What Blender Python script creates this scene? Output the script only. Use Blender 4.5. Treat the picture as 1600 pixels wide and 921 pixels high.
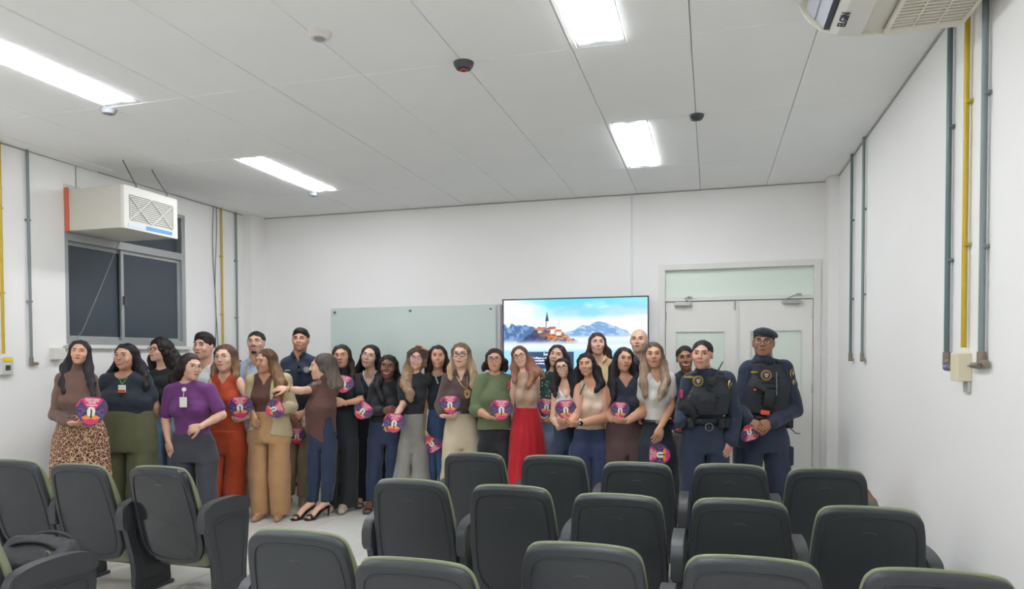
import bpy, bmesh, math, random, time
import numpy as np
from mathutils import Vector, Matrix, Euler
T0 = time.perf_counter()
random.seed(7); RNG = np.random.default_rng(11)
scene = bpy.context.scene
for o in list(bpy.data.objects): bpy.data.objects.remove(o)
C = scene.collection
PI = math.pi

# ---------------------------------------------------------------- camera
F_PX, YAW, PITCH, ROLL, CY = 1092.02, 0.27703, -0.02453, -0.00357, 582.92
CAM_H = 1.53
_cy, _sy, _cp, _sp, _cr, _sr = math.cos(YAW), math.sin(YAW), math.cos(PITCH), math.sin(PITCH), math.cos(ROLL), math.sin(ROLL)
FWD = np.array([-_sy*_cp, _cy*_cp, _sp]); _rt = np.array([_cy, _sy, 0.0]); _up = np.cross(_rt, FWD)
RIGHT = _rt*_cr + _up*_sr; UP = -_rt*_sr + _up*_cr
CAM = np.array([0, 0, CAM_H])
cam = bpy.data.cameras.new('camera'); camo = bpy.data.objects.new('camera', cam); C.objects.link(camo)
cam.sensor_fit = 'HORIZONTAL'; cam.sensor_width = 36.0; cam.lens = 36.0*F_PX/1600
cam.shift_y = (CY-460.5)/1600.0; cam.clip_start = 0.05; cam.clip_end = 60
camo.matrix_world = Matrix(((RIGHT[0], UP[0], -FWD[0], 0), (RIGHT[1], UP[1], -FWD[1], 0), (RIGHT[2], UP[2], -FWD[2], CAM_H), (0, 0, 0, 1)))
scene.camera = camo

# ---------------------------------------------------------------- world, exposure (lamps are the ceiling luminaires below)
w = bpy.data.worlds.new('world'); scene.world = w; w.use_nodes = True
w.node_tree.nodes['Background'].inputs['Color'].default_value = (0.02, 0.025, 0.04, 1)
w.node_tree.nodes['Background'].inputs['Strength'].default_value = 0.3
scene.view_settings.view_transform = 'Standard'; scene.view_settings.look = 'None'
scene.view_settings.gamma = 1.0; scene.view_settings.exposure = 0.0
scene.view_settings.use_curve_mapping = False
LAMP_STRENGTH = 43.0
scene.cycles.max_bounces = 8; scene.cycles.diffuse_bounces = 5
scene.cycles.use_denoising = True

# ---------------------------------------------------------------- helpers
def at(px, py, d):
    """world point seen at pixel (px,py) at camera depth d"""
    return CAM + d*(FWD + RIGHT*(px-800)/F_PX - UP*(py-CY)/F_PX)
def lin(c):
    c = c/255.0
    return c/12.92 if c <= 0.04045 else ((c+0.055)/1.055)**2.4
def rgb(t): return (lin(t[0]), lin(t[1]), lin(t[2]), 1.0)
MATS = {}
def mat(name, col, rough=0.6, metal=0.0, var=0.0, vscale=6.0, bump=0.0, bscale=60.0, stretch=(1, 1, 1), spec=0.5, emit=0.0, trans=0.0, coat=0.0, sheen=0.0):
    if name in MATS: return MATS[name]
    m = bpy.data.materials.new(name); m.use_nodes = True; nt = m.node_tree; N = nt.nodes; b = N['Principled BSDF']
    b.inputs['Base Color'].default_value = rgb(col); b.inputs['Roughness'].default_value = rough; b.inputs['Metallic'].default_value = metal
    b.inputs['Specular IOR Level'].default_value = spec; b.inputs['Coat Weight'].default_value = coat
    b.inputs['Sheen Weight'].default_value = sheen
    if trans: b.inputs['Transmission Weight'].default_value = trans
    if emit:
        b.inputs['Emission Color'].default_value = rgb(col); b.inputs['Emission Strength'].default_value = emit
    if var or bump:
        tc = N.new('ShaderNodeTexCoord'); mp = N.new('ShaderNodeMapping'); mp.inputs['Scale'].default_value = stretch
        nt.links.new(tc.outputs['Object'], mp.inputs['Vector'])
        if var:
            no = N.new('ShaderNodeTexNoise'); no.inputs['Scale'].default_value = vscale; no.inputs['Detail'].default_value = 4
            nt.links.new(mp.outputs[0], no.inputs['Vector'])
            mr = N.new('ShaderNodeMapRange'); mr.inputs[1].default_value = 0.3; mr.inputs[2].default_value = 0.7
            mr.inputs[3].default_value = 1-var; mr.inputs[4].default_value = 1+var
            nt.links.new(no.outputs['Fac'], mr.inputs[0])
            mx = N.new('ShaderNodeVectorMath'); mx.operation = 'SCALE'; mx.inputs[0].default_value = rgb(col)[:3]
            nt.links.new(mr.outputs[0], mx.inputs['Scale']); nt.links.new(mx.outputs[0], b.inputs['Base Color'])
        if bump:
            n2 = N.new('ShaderNodeTexNoise'); n2.inputs['Scale'].default_value = bscale; n2.inputs['Detail'].default_value = 3
            nt.links.new(mp.outputs[0], n2.inputs['Vector'])
            bp = N.new('ShaderNodeBump'); bp.inputs['Strength'].default_value = bump; bp.inputs['Distance'].default_value = 0.01
            nt.links.new(n2.outputs['Fac'], bp.inputs['Height']); nt.links.new(bp.outputs[0], b.inputs['Normal'])
    MATS[name] = m; return m

def tag(o, label=None, cat=None, group=None, kind=None):
    if label: o['label'] = label
    if cat: o['category'] = cat
    if group: o['group'] = group
    if kind: o['kind'] = kind
    return o
def empty(name, loc=(0, 0, 0), rz=0.0, **k):
    o = bpy.data.objects.new(name, None); C.objects.link(o); o.location = loc; o.rotation_euler = (0, 0, rz)
    o.empty_display_size = 0.1
    return tag(o, **k)
def link_mesh(name, me, parent=None, m=None):
    o = bpy.data.objects.new(name, me); C.objects.link(o)
    if m is not None:
        for q in (m if isinstance(m, (list, tuple)) else [m]): me.materials.append(q)
    if parent is not None: o.parent = parent
    return o

class MB:
    """small mesh collector on bmesh"""
    def __init__(s): s.b = bmesh.new(); s.mi = 0
    def _new(s, fs):
        for f in fs: f.material_index = s.mi
    def box(s, c, d, rot=None, bev=0.0, seg=2):
        r = bmesh.ops.create_cube(s.b, size=1.0); vs = r['verts']
        bmesh.ops.scale(s.b, vec=d, verts=vs)
        fs = set(f for v in vs for f in v.link_faces)
        if bev > 0:
            es = list(set(e for v in vs for e in v.link_edges))
            g = bmesh.ops.bevel(s.b, geom=es, offset=bev, segments=seg, affect='EDGES', profile=0.5)
            vs = g['verts']; fs = set(g['faces'])
            vs = list(set(v for f in fs for v in f.verts)) or vs
            # collect the whole island
            seen = set(vs); st = list(vs)
            while st:
                v = st.pop()
                for e in v.link_edges:
                    q = e.other_vert(v)
                    if q not in seen: seen.add(q); st.append(q)
            vs = list(seen); fs = set(f for v in vs for f in v.link_faces)
        M = Matrix.Translation(c) @ (rot.to_4x4() if rot is not None else Matrix.Identity(4))
        bmesh.ops.transform(s.b, matrix=M, verts=vs); s._new(fs); return s
    def cyl(s, a, b, r, r2=None, n=12, caps=True):
        a = Vector(a); b = Vector(b); d = b-a
        q = bmesh.ops.create_cone(s.b, cap_ends=caps, segments=n, radius1=r, radius2=r if r2 is None else r2, depth=d.length)
        M = Matrix.Translation((a+b)/2) @ d.to_track_quat('Z', 'Y').to_matrix().to_4x4()
        bmesh.ops.transform(s.b, matrix=M, verts=q['verts']); s._new(set(f for v in q['verts'] for f in v.link_faces)); return s
    def sph(s, c, r, n=10, rot=None):
        q = bmesh.ops.create_uvsphere(s.b, u_segments=n, v_segments=max(6, n-2), radius=1.0)
        rr = r if hasattr(r, '__len__') else (r, r, r)
        M = Matrix.Translation(c) @ (rot.to_4x4() if rot is not None else Matrix.Identity(4)) @ Matrix.Diagonal((*rr, 1))
        bmesh.ops.transform(s.b, matrix=M, verts=q['verts']); s._new(set(f for v in q['verts'] for f in v.link_faces)); return s
    def tube(s, pts, r, n=8, closed=False):
        pts = [Vector(p) for p in pts]; rings = []; m = len(pts); prev = None
        for i, p in enumerate(pts):
            t = (pts[(i+1) % m]-pts[i-1]) if closed else (pts[min(i+1, m-1)]-pts[max(i-1, 0)])
            t.normalize()
            u = prev if prev is not None else (Vector((0, 0, 1)) if abs(t.z) < 0.9 else Vector((1, 0, 0)))
            x = t.cross(u).cross(t)
            if x.length < 1e-6: x = t.orthogonal()
            x.normalize(); y = t.cross(x); prev = x
            rr = r[i] if hasattr(r, '__len__') else r
            rings.append([s.b.verts.new(p+x*rr*math.cos(2*PI*k/n)+y*rr*math.sin(2*PI*k/n)) for k in range(n)])
        fs = []
        for i in range(m if closed else m-1):
            A = rings[i]; B = rings[(i+1) % m]
            for k in range(n): fs.append(s.b.faces.new((A[k], A[(k+1) % n], B[(k+1) % n], B[k])))
        if not closed:
            fs.append(s.b.faces.new(rings[0][::-1])); fs.append(s.b.faces.new(rings[-1]))
        s._new(fs); return s
    def prism(s, poly, a, b, axis='y', M=None):
        """extrude a 2-D polygon between a and b along axis; poly coordinates are the other two axes in order"""
        def P(u, v, w):
            p = {'y': (u, w, v), 'x': (w, u, v), 'z': (u, v, w)}[axis]
            return M @ Vector(p) if M is not None else Vector(p)
        A = [s.b.verts.new(P(u, v, a)) for u, v in poly]; B = [s.b.verts.new(P(u, v, b)) for u, v in poly]; n = len(poly)
        fs = [s.b.faces.new(A), s.b.faces.new(B[::-1])]
        for i in range(n): fs.append(s.b.faces.new((A[i], B[i], B[(i+1) % n], A[(i+1) % n])))
        s._new(fs); return s
    def mesh(s, name, smooth=False, angle=None):
        bmesh.ops.recalc_face_normals(s.b, faces=s.b.faces)
        me = bpy.data.meshes.new(name); s.b.to_mesh(me); s.b.free()
        if smooth:
            me.polygons.foreach_set('use_smooth', [True]*len(me.polygons))
            if angle:
                me.set_sharp_from_angle(angle=angle)
        return me
    def build(s, name, m=None, parent=None, smooth=False, angle=0.6):
        return link_mesh(name, s.mesh(name, smooth, angle if smooth else None), parent, m)
def boxo(name, c, d, m, parent=None, bev=0.0, rot=None):
    return MB().box(c, d, rot, bev).build(name, m, parent)
def catmull(P, k=6, closed=True):
    out = []; n = len(P)
    for i in range(n if closed else n-1):
        p0, p1, p2, p3 = [P[(i+j) % n] if closed else P[min(max(i+j, 0), n-1)] for j in (-1, 0, 1, 2)]
        for t in np.linspace(0, 1, k, endpoint=False):
            out.append(tuple(0.5*((2*b)+(-a+c)*t+(2*a-5*b+4*c-d)*t*t+(-a+3*b-3*c+d)*t**3) for a, b, c, d in zip(p0, p1, p2, p3)))
    if not closed: out.append(tuple(P[-1]))
    return out
def text_mesh(txt, size, ext=0.0005, bold=0.0):
    cu = bpy.data.curves.new('t', 'FONT'); cu.body = txt; cu.size = size; cu.extrude = ext; cu.offset = bold
    cu.align_x = 'CENTER'; cu.align_y = 'CENTER'; cu.resolution_u = 3
    o = bpy.data.objects.new('t', cu); C.objects.link(o); dg = bpy.context.evaluated_depsgraph_get(); dg.update()
    me = bpy.data.meshes.new_from_object(o.evaluated_get(dg)); bpy.data.objects.remove(o); bpy.data.curves.remove(cu)
    return me
# ---------------------------------------------------------------- the room
XL, XR, YB, YF, H = -5.276, 1.14, 7.296, -3.0, 3.188
M_wall = mat('white_wall_paint', (239, 237, 235), 0.75, var=0.015, vscale=1.2, bump=0.04, bscale=25)
M_ceil = mat('ceiling_board', (245, 245, 244), 0.85, var=0.012, vscale=2)
M_joint = mat('dark_joint', (150, 150, 147), 0.9)
M_grout = mat('tile_grout', (112, 110, 106), 0.9)
M_trim = mat('white_trim_paint', (226, 224, 220), 0.5)
M_alu = mat('brushed_aluminium', (176, 178, 178), 0.4, metal=0.6)
M_grey = mat('grey_conduit', (122, 132, 134), 0.45)
M_teal = mat('green_grey_conduit', (88, 106, 108), 0.3)
M_yel = mat('yellow_conduit', (190, 160, 30), 0.35)
M_brass = mat('weathered_fitting', (138, 128, 116), 0.45, metal=0.5)

# floor with its own tiles
fl = boxo('floor', (( XL+XR)/2, (YB+YF)/2, -0.06), (XR-XL+0.2, YB-YF+0.2, 0.1), M_grout); tag(fl, kind='structure')
M_tile = [mat('floor_tile_%s' % n, c, 0.28, var=0.03, vscale=3) for n, c in (('plain', (220, 218, 213)), ('warm', (217, 214, 208)), ('cool', (222, 221, 217)))]
tile_meshes = {}
TS = 0.40
def tile_me(wd, dp, k):
    key = (round(wd, 3), round(dp, 3), k)
    if key not in tile_meshes:
        mb = MB(); a, b = wd/2, dp/2; e = 0.003
        lo = [mb.b.verts.new(p) for p in ((-a, -b, -0.01), (a, -b, -0.01), (a, b, -0.01), (-a, b, -0.01))]
        mi = [mb.b.verts.new(p) for p in ((-a, -b, -0.001), (a, -b, -0.001), (a, b, -0.001), (-a, b, -0.001))]
        hi = [mb.b.verts.new(p) for p in ((-a+e, -b+e, 0), (a-e, -b+e, 0), (a-e, b-e, 0), (-a+e, b-e, 0))]
        for A, B in ((lo, mi), (mi, hi)):
            for i in range(4): mb.b.faces.new((A[i], A[(i+1) % 4], B[(i+1) % 4], B[i]))
        mb.b.faces.new(hi)
        me = mb.mesh('floor_tile'); me.materials.append(M_tile[k]); tile_meshes[key] = me
    return tile_meshes[key]
xs = [XL] + [x for x in [-3.4+TS*k for k in range(-12, 16)] if XL+0.02 < x < XR-0.02] + [XR]
ys = [1.46+TS*k for k in range(0, 15)]; ys = [y for y in ys if y < YB-0.05] + [YB]
g = 0.004
for i in range(len(xs)-1):
    for j in range(len(ys)-1):
        wd, dp = xs[i+1]-xs[i]-g, ys[j+1]-ys[j]-g
        o = bpy.data.objects.new('tile', tile_me(wd, dp, (i*7+j*5+i*j) % 3)); C.objects.link(o); o.parent = fl
        o.location = ((xs[i]+xs[i+1])/2, (ys[j]+ys[j+1])/2, 0)
mb = MB()
for i in range(len(xs)-1):
    yy = 1.46
    while yy > YF:
        y0 = max(yy-TS, YF); mb.box(((xs[i]+xs[i+1])/2, (yy+y0)/2, -0.005), (xs[i+1]-xs[i]-g, yy-y0-g, 0.0099)); yy -= TS
tag(mb.build('rear_tiles', M_tile[0], fl), kind='stuff')

# walls; left wall has the window opening
WY0, WY1, WZ0, WZ1 = 4.69, 6.11, 1.64, 3.00
def wallmb(): return MB()
mb = MB(); t = 0.16; xc = XL-t/2; ht = H+0.12
mb.box((xc, (YF+WY0)/2, ht/2), (t, WY0-YF, ht)); mb.box((xc, (WY1+YB+t)/2, ht/2), (t, YB+t-WY1, ht))
mb.box((xc, (WY0+WY1)/2, WZ0/2), (t, WY1-WY0, WZ0)); mb.box((xc, (WY0+WY1)/2, (WZ1+ht)/2), (t, WY1-WY0, ht-WZ1))
tag(mb.build('wall_left', M_wall), kind='structure')
tag(boxo('wall_right', (XR+t/2, (YF+YB)/2, ht/2), (t, YB-YF+2*t, ht), M_wall), kind='structure')
# back wall with the door opening
DX0, DX1, DZ = -0.46, 0.965, 2.40
mb = MB(); yc = YB+t/2
mb.box(((XL+DX0)/2, yc, ht/2), (DX0-XL, t, ht)); mb.box(((DX1+XR)/2, yc, ht/2), (XR-DX1, t, ht)); mb.box(((DX0+DX1)/2, yc, (DZ+ht)/2), (DX1-DX0, t, ht-DZ))
wb = tag(mb.build('wall_back', M_wall), kind='structure')
tag(boxo('wall_front', ((XL+XR)/2, YF-t/2, ht/2), (XR-XL+2*t, t, ht), M_wall), kind='structure')
# corner pilasters, thin wall joints
tag(boxo('trim_1', (XL+0.06, YB-0.13, H/2), (0.12, 0.26, H), M_wall), kind='structure')
tag(boxo('trim_2', (XR-0.045, YB-0.11, H/2), (0.09, 0.22, H), M_wall), kind='structure')
tag(boxo('trim_3', (-0.785, YB-0.006, (H+2.15)/2), (0.022, 0.012, H-2.15), mat('trunking', (222, 222, 222), 0.4), bev=0.002), kind='structure')
tag(boxo('trim_4', (XL+0.002, 4.81, 3.09), (0.004, 0.006, 0.18), M_joint), kind='structure')

# ceiling: dark slab above, boards hung below it with thin joints
ce = tag(boxo('ceiling', ((XL+XR)/2, (YF+YB)/2, H+0.10), (XR-XL+0.1, YB-YF+0.1, 0.02), M_joint), kind='structure')
CXS = [XL] + [x for x in [-0.105+0.624*k for k in range(-9, 4)] if XL+0.1 < x < XR-0.05] + [XR]
CYS = [YF] + [y for y in [3.765+1.263*k for k in range(-6, 4)] if YF+0.1 < y < YB-0.05] + [YB]
LW, LX = 0.25, {}   # luminaire width
lights = []
for x0 in (-3.83, -0.69):
    for y1 in (3.755, 6.285, 1.23, -1.29):  # the last, rearmost row is unseen and added for more bounce light
        lights.append((x0, y1-1.245, y1))
def panel_me(x0, x1, y0, y1):
    mb = MB(); e = 0.004
    a, b = (x1-x0)/2, (y1-y0)/2
    lo = [mb.b.verts.new(p) for p in ((-a+e, -b+e, 0), (a-e, -b+e, 0), (a-e, b-e, 0), (-a+e, b-e, 0))]
    mi = [mb.b.verts.new(p) for p in ((-a, -b, 0.003), (a, -b, 0.003), (a, b, 0.003), (-a, b, 0.003))]
    hi = [mb.b.verts.new(p) for p in ((-a, -b, 0.016), (a, -b, 0.016), (a, b, 0.016), (-a, b, 0.016))]
    mb.b.faces.new(lo[::-1]); mb.b.faces.new(hi)
    for A, B in ((lo, mi), (mi, hi)):
        for i in range(4): mb.b.faces.new((A[i], A[(i+1) % 4], B[(i+1) % 4], B[i]))
    me = mb.mesh('ceiling_board'); me.materials.append(M_ceil); return me
pan_cache = {}
for i in range(len(CXS)-1):
    for j in range(len(CYS)-1):
        x0, x1, y0, y1 = CXS[i], CXS[i+1], CYS[j], CYS[j+1]
        segs = [(x0, x1)]
        for lx, ly0, ly1 in lights:
            cyl_ = (ly0+ly1)/2
            if y0 < cyl_ < y1:
                ns = []
                for a, b in segs:
                    if lx+LW <= a or lx >= b: ns.append((a, b)); continue
                    if lx-a > 0.03: ns.append((a, lx-0.003))
                    if b-(lx+LW) > 0.03: ns.append((lx+LW+0.003, b))
                segs = ns
        for a, b in segs:
            gx = 0.0035
            key = (round(b-a, 3), round(y1-y0, 3))
            if key not in pan_cache: pan_cache[key] = panel_me(a+gx/2, b-gx/2, y0+gx/2, y1-gx/2)
            o = bpy.data.objects.new('ceiling_panel', pan_cache[key]); C.objects.link(o); o.parent = ce
            dz = random.uniform(-0.0015, 0.0015)
            o.location = ((a+b)/2, (y0+y1)/2, H+dz)
            o.rotation_euler = (random.uniform(-.0012, .0012), random.uniform(-.002, .002), 0)
            if x0 == CXS[0] and 3.7 < y0 < 3.9: o.rotation_euler = (-0.012, 0.02, 0); o.location.z -= 0.004
# edge angle strip round the ceiling
mb = MB()
for (x0, y0, x1, y1) in ((XL, YF, XL+0.012, YB), (XR-0.012, YF, XR, YB), (XL, YB-0.012, XR, YB)):
    mb.box(((x0+x1)/2, (y0+y1)/2, H-0.006), (x1-x0, y1-y0, 0.006))
tag(mb.build('trim_5', mat('edge_angle', (170, 170, 168), 0.6)), kind='structure')

# luminaires
M_lamp = bpy.data.materials.new('lamp_tube_glow'); M_lamp.use_nodes = True
_n = M_lamp.node_tree.nodes; _b = _n['Principled BSDF']; _b.inputs['Emission Color'].default_value = (0.93, 0.97, 1.0, 1); _b.inputs['Emission Strength'].default_value = LAMP_STRENGTH
_b.inputs['Base Color'].default_value = (0.9, 0.9, 0.9, 1)
M_refl = mat('luminaire_reflector', (238, 240, 244), 0.35)
LL = {0: 'recessed two-strip ceiling light on the left, nearest the camera', 1: 'recessed two-strip ceiling light on the left, near the back wall',
      4: 'recessed ceiling light right of centre, cut by the top of the photo',
      5: 'recessed ceiling light right of centre, near the back wall',
      2: 'recessed ceiling light over the left aisle behind the camera', 6: 'recessed ceiling light over the right side behind the camera', 3: 'unseen ceiling light added at the far left rear for more bounce light', 7: 'unseen ceiling light added at the far right rear for more bounce light'}
for k, (lx, y0, y1) in enumerate(lights):
    r = empty('ceiling_light', (lx+LW/2, (y0+y1)/2, H), label=LL[k], cat='light', group='recessed ceiling lights')
    L = y1-y0; mb = MB(); hw = LW/2; dz = 0.055
    mb.box((-hw+0.004, 0, dz/2+0.001), (0.008, L, dz)); mb.box((hw-0.004, 0, dz/2+0.001), (0.008, L, dz))
    mb.box((0, -L/2+0.02, dz/2+0.001), (LW-0.016, 0.04, dz)); mb.box((0, L/2-0.02, dz/2+0.001), (LW-0.016, 0.04, dz)); mb.box((0, 0, dz+0.006), (LW, L, 0.01))
    mb.build('housing', M_refl, r)
    boxo('centre_reflector', (0, -0.08, 0.025), (0.05, L-0.28, 0.04), M_refl, r)
    for s_ in (-1, 1):
        boxo('lamp_strip', (s_*0.078, 0, 0.006), (0.072, L-0.10, 0.03), M_lamp, r, bev=0.006)

# ceiling discs
def disc(x, y, col, rr, h, label, ring=None, cat='sensor', group=None):
    r = empty('ceiling_sensor', (x, y, H), label=label, cat=cat, group=group)
    mb = MB(); mb.cyl((0, 0, -h*0.5), (0, 0, 0.0), rr*0.92, rr, n=32); mb.cyl((0, 0, -h), (0, 0, -h*0.5), rr*0.72, rr*0.92, n=32)
    mb.build('housing', mat('sensor_%d' % col[0], col, 0.5), r, smooth=True)
    MB().cyl((0, 0, -h-0.006), (0, 0, -h), rr*0.35, rr*0.5, n=24).build('lens', mat('sensor_lens_%d' % col[0], tuple(int(c*0.7) for c in col), 0.3), r, smooth=True)
    if ring:
        MB().tube([(rr*0.3*math.cos(a), rr*0.3*math.sin(a)-0.0, -h-0.007) for a in np.linspace(0, 2*PI, 20, endpoint=False)], 0.004, n=6, closed=True).build('indicator_ring', mat('red_ring', (205, 60, 60), 0.4), r)
disc(-1.35, 3.77, (66, 66, 70), 0.058, 0.035, 'dark round ceiling sensor with a red ring, near the middle light', True)
disc(-0.10, 5.04, (67, 68, 74), 0.052, 0.03, 'dark round ceiling sensor right of the far central light')
disc(-3.88, 3.80, (150, 152, 160), 0.052, 0.03, 'grey round ceiling sensor at the end of the near left light')
disc(-3.88, 6.31, (151, 153, 160), 0.052, 0.03, 'grey round ceiling sensor at the end of the far left light')
disc(-1.93, 3.21, (214, 210, 203), 0.06, 0.035, 'white round smoke detector on the ceiling near the top of the photo', cat='smoke detector')

# ---- window
wn = tag(empty('window_1', (XL, (WY0+WY1)/2, (WZ0+WZ1)/2)), kind='structure')
M_film = mat('dark_night_glass', (58, 66, 76), 0.25, spec=0.6)
def wbox(name, y0, y1, z0, z1, x, tx, m, bev=0.002):
    o = boxo(name, (x-XL, (y0+y1)/2-(WY0+WY1)/2, (z0+z1)/2-(WZ0+WZ1)/2), (tx, y1-y0, z1-z0), m, wn, bev); return o
fy0, fy1, fz0, fz1 = WY0, WY1, WZ0, WZ1; zt = 2.53
for nm, a in (('frame', (fy0, fy1, fz0, fz0+0.045)), ('frame', (fy0, fy1, fz1-0.04, fz1)), ('frame', (fy0, fy0+0.035, fz0+0.045, fz1-0.04)), ('frame', (fy1-0.05, fy1, fz0+0.045, fz1-0.04)), ('transom', (fy0+0.035, fy1-0.05, zt, zt+0.07))):
    wbox(nm, *a, XL-0.05, 0.10, M_alu)
for (a, b, x) in ((fy0+0.035, 5.36, XL-0.075), (5.31, fy1-0.05, XL-0.045)):
    z0, z1 = fz0+0.045, zt
    wbox('pane', a+0.03, b-0.03, z0+0.03, z1-0.03, x, 0.006, M_film)
    for q in ((a, a+0.032, z0, z1), (b-0.032, b, z0, z1), (a+0.032, b-0.032, z0, z0+0.032), (a+0.032, b-0.032, z1-0.032, z1)): wbox('sash', *q, x, 0.025, M_alu)
wbox('pane', fy0+0.035, fy1-0.05, zt+0.07, fz1-0.04, XL-0.07, 0.006, M_film)
wbox('mullion', 5.30, 5.33, zt+0.07, fz1-0.04, XL-0.06, 0.03, M_alu)
wbox('latch', 5.325, 5.35, 2.02, 2.10, XL-0.022, 0.03, mat('latch_dark', (70, 72, 74), 0.4))
tag(boxo('trim_6', (XL+0.012, (WY0+WY1)/2, WZ0-0.018), (0.05, WY1-WY0+0.06, 0.035), M_trim, bev=0.003), kind='structure')

# ---- air conditioner in a box through the window
AY0, AY1, AZ0, AZ1, AX = 4.70, 5.30, 2.60, 2.955, -4.66
ac = empty('window_air_conditioner', (XL, (AY0+AY1)/2, AZ0), label='beige boxed air conditioner with a crossed front grille above the dark window', cat='air conditioner')
cx = lambda x: x-XL; cyy = lambda y: y-(AY0+AY1)/2; cz = lambda z: z-AZ0
M_acb = mat('air_conditioner_beige', (206, 203, 192), 0.5)
M_acf = mat('air_conditioner_front', (226, 224, 216), 0.45)
boxo('casing', ((cx(AX)-0.03)/2-0.02, 0, 0.178), (cx(AX)+0.01, AY1-AY0-0.01, AZ1-AZ0-0.005), M_acb, ac, bev=0.006)
mb = MB(); fx = cx(AX)-0.012
gy0, gy1, gz0, gz1 = cyy(AY0)+0.05, cyy(AY1)-0.05, 0.065, 0.285
for q in ((cyy(AY0), cyy(AY1), gz1, 0.355), (cyy(AY0), cyy(AY1), 0, gz0), (cyy(AY0), gy0, gz0, gz1), (gy1, cyy(AY1), gz0, gz1)):
    mb.box((fx, (q[0]+q[1])/2, (q[2]+q[3])/2), (0.03, q[1]-q[0], q[3]-q[2]))
mb.build('front_panel', M_acf, ac)
boxo('grille_backing', (fx-0.008, 0, (gz0+gz1)/2), (0.004, gy1-gy0, gz1-gz0), mat('grille_dark', (120, 112, 100), 0.7), ac)
mb = MB()
for k in range(13): z = gz0+(k+0.5)*(gz1-gz0)/13; mb.box((fx+0.002, 0, z), (0.008, gy1-gy0, 0.007))
for k in range(33): y = gy0+(k+0.5)*(gy1-gy0)/33; mb.box((fx+0.002, y, (gz0+gz1)/2), (0.007, 0.003, gz1-gz0))
mb.build('grille_mesh', M_acf, ac)
for (ya, yb) in ((gy0, 0), (0, gy1)):
    for s_ in (0, 1):
        MB().cyl((fx+0.012, ya, gz1 if s_ else gz0), (fx+0.012, yb, gz0 if s_ else gz1), 0.006, n=8).build('grille_cross_bar', M_acf, ac)
boxo('blue_label_strip', (fx+0.017, cyy(AY0)+0.38, 0.035), (0.003, 0.30, 0.032), mat('label_blue', (96, 160, 214), 0.4), ac)
boxo('white_label_strip', (fx+0.0165, cyy(AY0)+0.135, 0.035), (0.003, 0.19, 0.032), mat('label_white', (214, 222, 234), 0.4), ac)
boxo('orange_seal', (cx(XL)+0.02, cyy(AY0)+0.002, 0.185), (0.04, 0.012, 0.37), mat('orange_foam', (214, 110, 84), 0.7), ac)
for (ya, yb) in ((-0.16, -0.21), (0.19, 0.10)):
    MB().tube([(fx-0.02, ya, 0.345), (fx+0.01, ya, 0.37), (fx-0.05, yb+(ya-yb)*0.4, H-AZ0-0.08), (fx-0.09, yb+(ya-yb)*0.2, H-AZ0)], 0.0045, n=6).build('hanger_wire', mat('wire_dark', (110, 110, 108), 0.4, metal=0.5), ac)

# ---- conduits
def conduit(name, x, y, z0, m, wall, label, foot='elbow', r=0.011):
    s_ = 1 if wall == 'L' else -1; px = x+s_*0.022
    rt = empty(name, (px, y, z0), label=label, cat='conduit', group='wall conduits')
    MB().cyl((0, 0, 0.03), (0, 0, H-z0), r, n=12).build('pipe', m, rt, smooth=True)
    if foot == 'elbow':
        MB().cyl((0, 0, -0.015), (0, 0, 0.05), r*1.35, n=12).cyl((0, -0.004, 0.0), (0, 0.055*(-1 if wall == 'R' else 1), 0.0), r*1.15, n=12).build('elbow_fitting', M_brass, rt, smooth=True)
    for zz in (0.5, 1.15):
        MB().box((-s_*0.008, 0, zz), (0.026, 0.04, 0.014), bev=0.002).build('clamp', m, rt)
    return rt
conduit('conduit', XL, 4.35, 1.48, M_grey, 'L', 'grey conduit on the left wall between the photo edge and the window')
conduit('conduit', XL, 4.12, 1.53, M_yel, 'L', 'yellow conduit at the left edge of the photo', foot=None)
conduit('conduit', XL, 6.65, 1.50, M_yel, 'L', 'thin yellow conduit right of the window on the left wall', foot=None)
conduit('conduit', XL, 6.90, 1.48, M_grey, 'L', 'grey conduit on the left wall nearest the corner')
conduit('conduit', XR, 6.37, 1.49, M_teal, 'R', 'dark green-grey conduit on the right wall nearest the door')
conduit('conduit', XR, 5.90, 1.49, M_grey, 'R', 'light grey conduit on the right wall beside the one nearest the door')
conduit('conduit', XR, 3.90, 1.49, M_teal, 'R', 'dark green-grey conduit on the right wall left of the yellow one', r=0.013)
conduit('conduit', XR, 3.66, 1.53, M_yel, 'R', 'yellow conduit running down to the box on the right wall', foot=None, r=0.012)
conduit('conduit', XR, 3.44, 1.49, M_grey, 'R', 'light grey conduit on the right wall right of the yellow one', r=0.013)
rt = empty('wall_cable', (XL+0.01, 6.55, 1.6), label='pair of thin dark cables hanging down the left wall beside the window', cat='cable')
for dx, ph in ((0.0, 0.0), (0.03, 2.0)):
    MB().tube([(0.006, 0.02*math.sin(z*4+ph)+dx-0.02, z) for z in np.linspace(-1.0, H-1.6, 24)], 0.004, n=6).build('cable', mat('cable_teal', (70, 96, 100), 0.5), rt)
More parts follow.
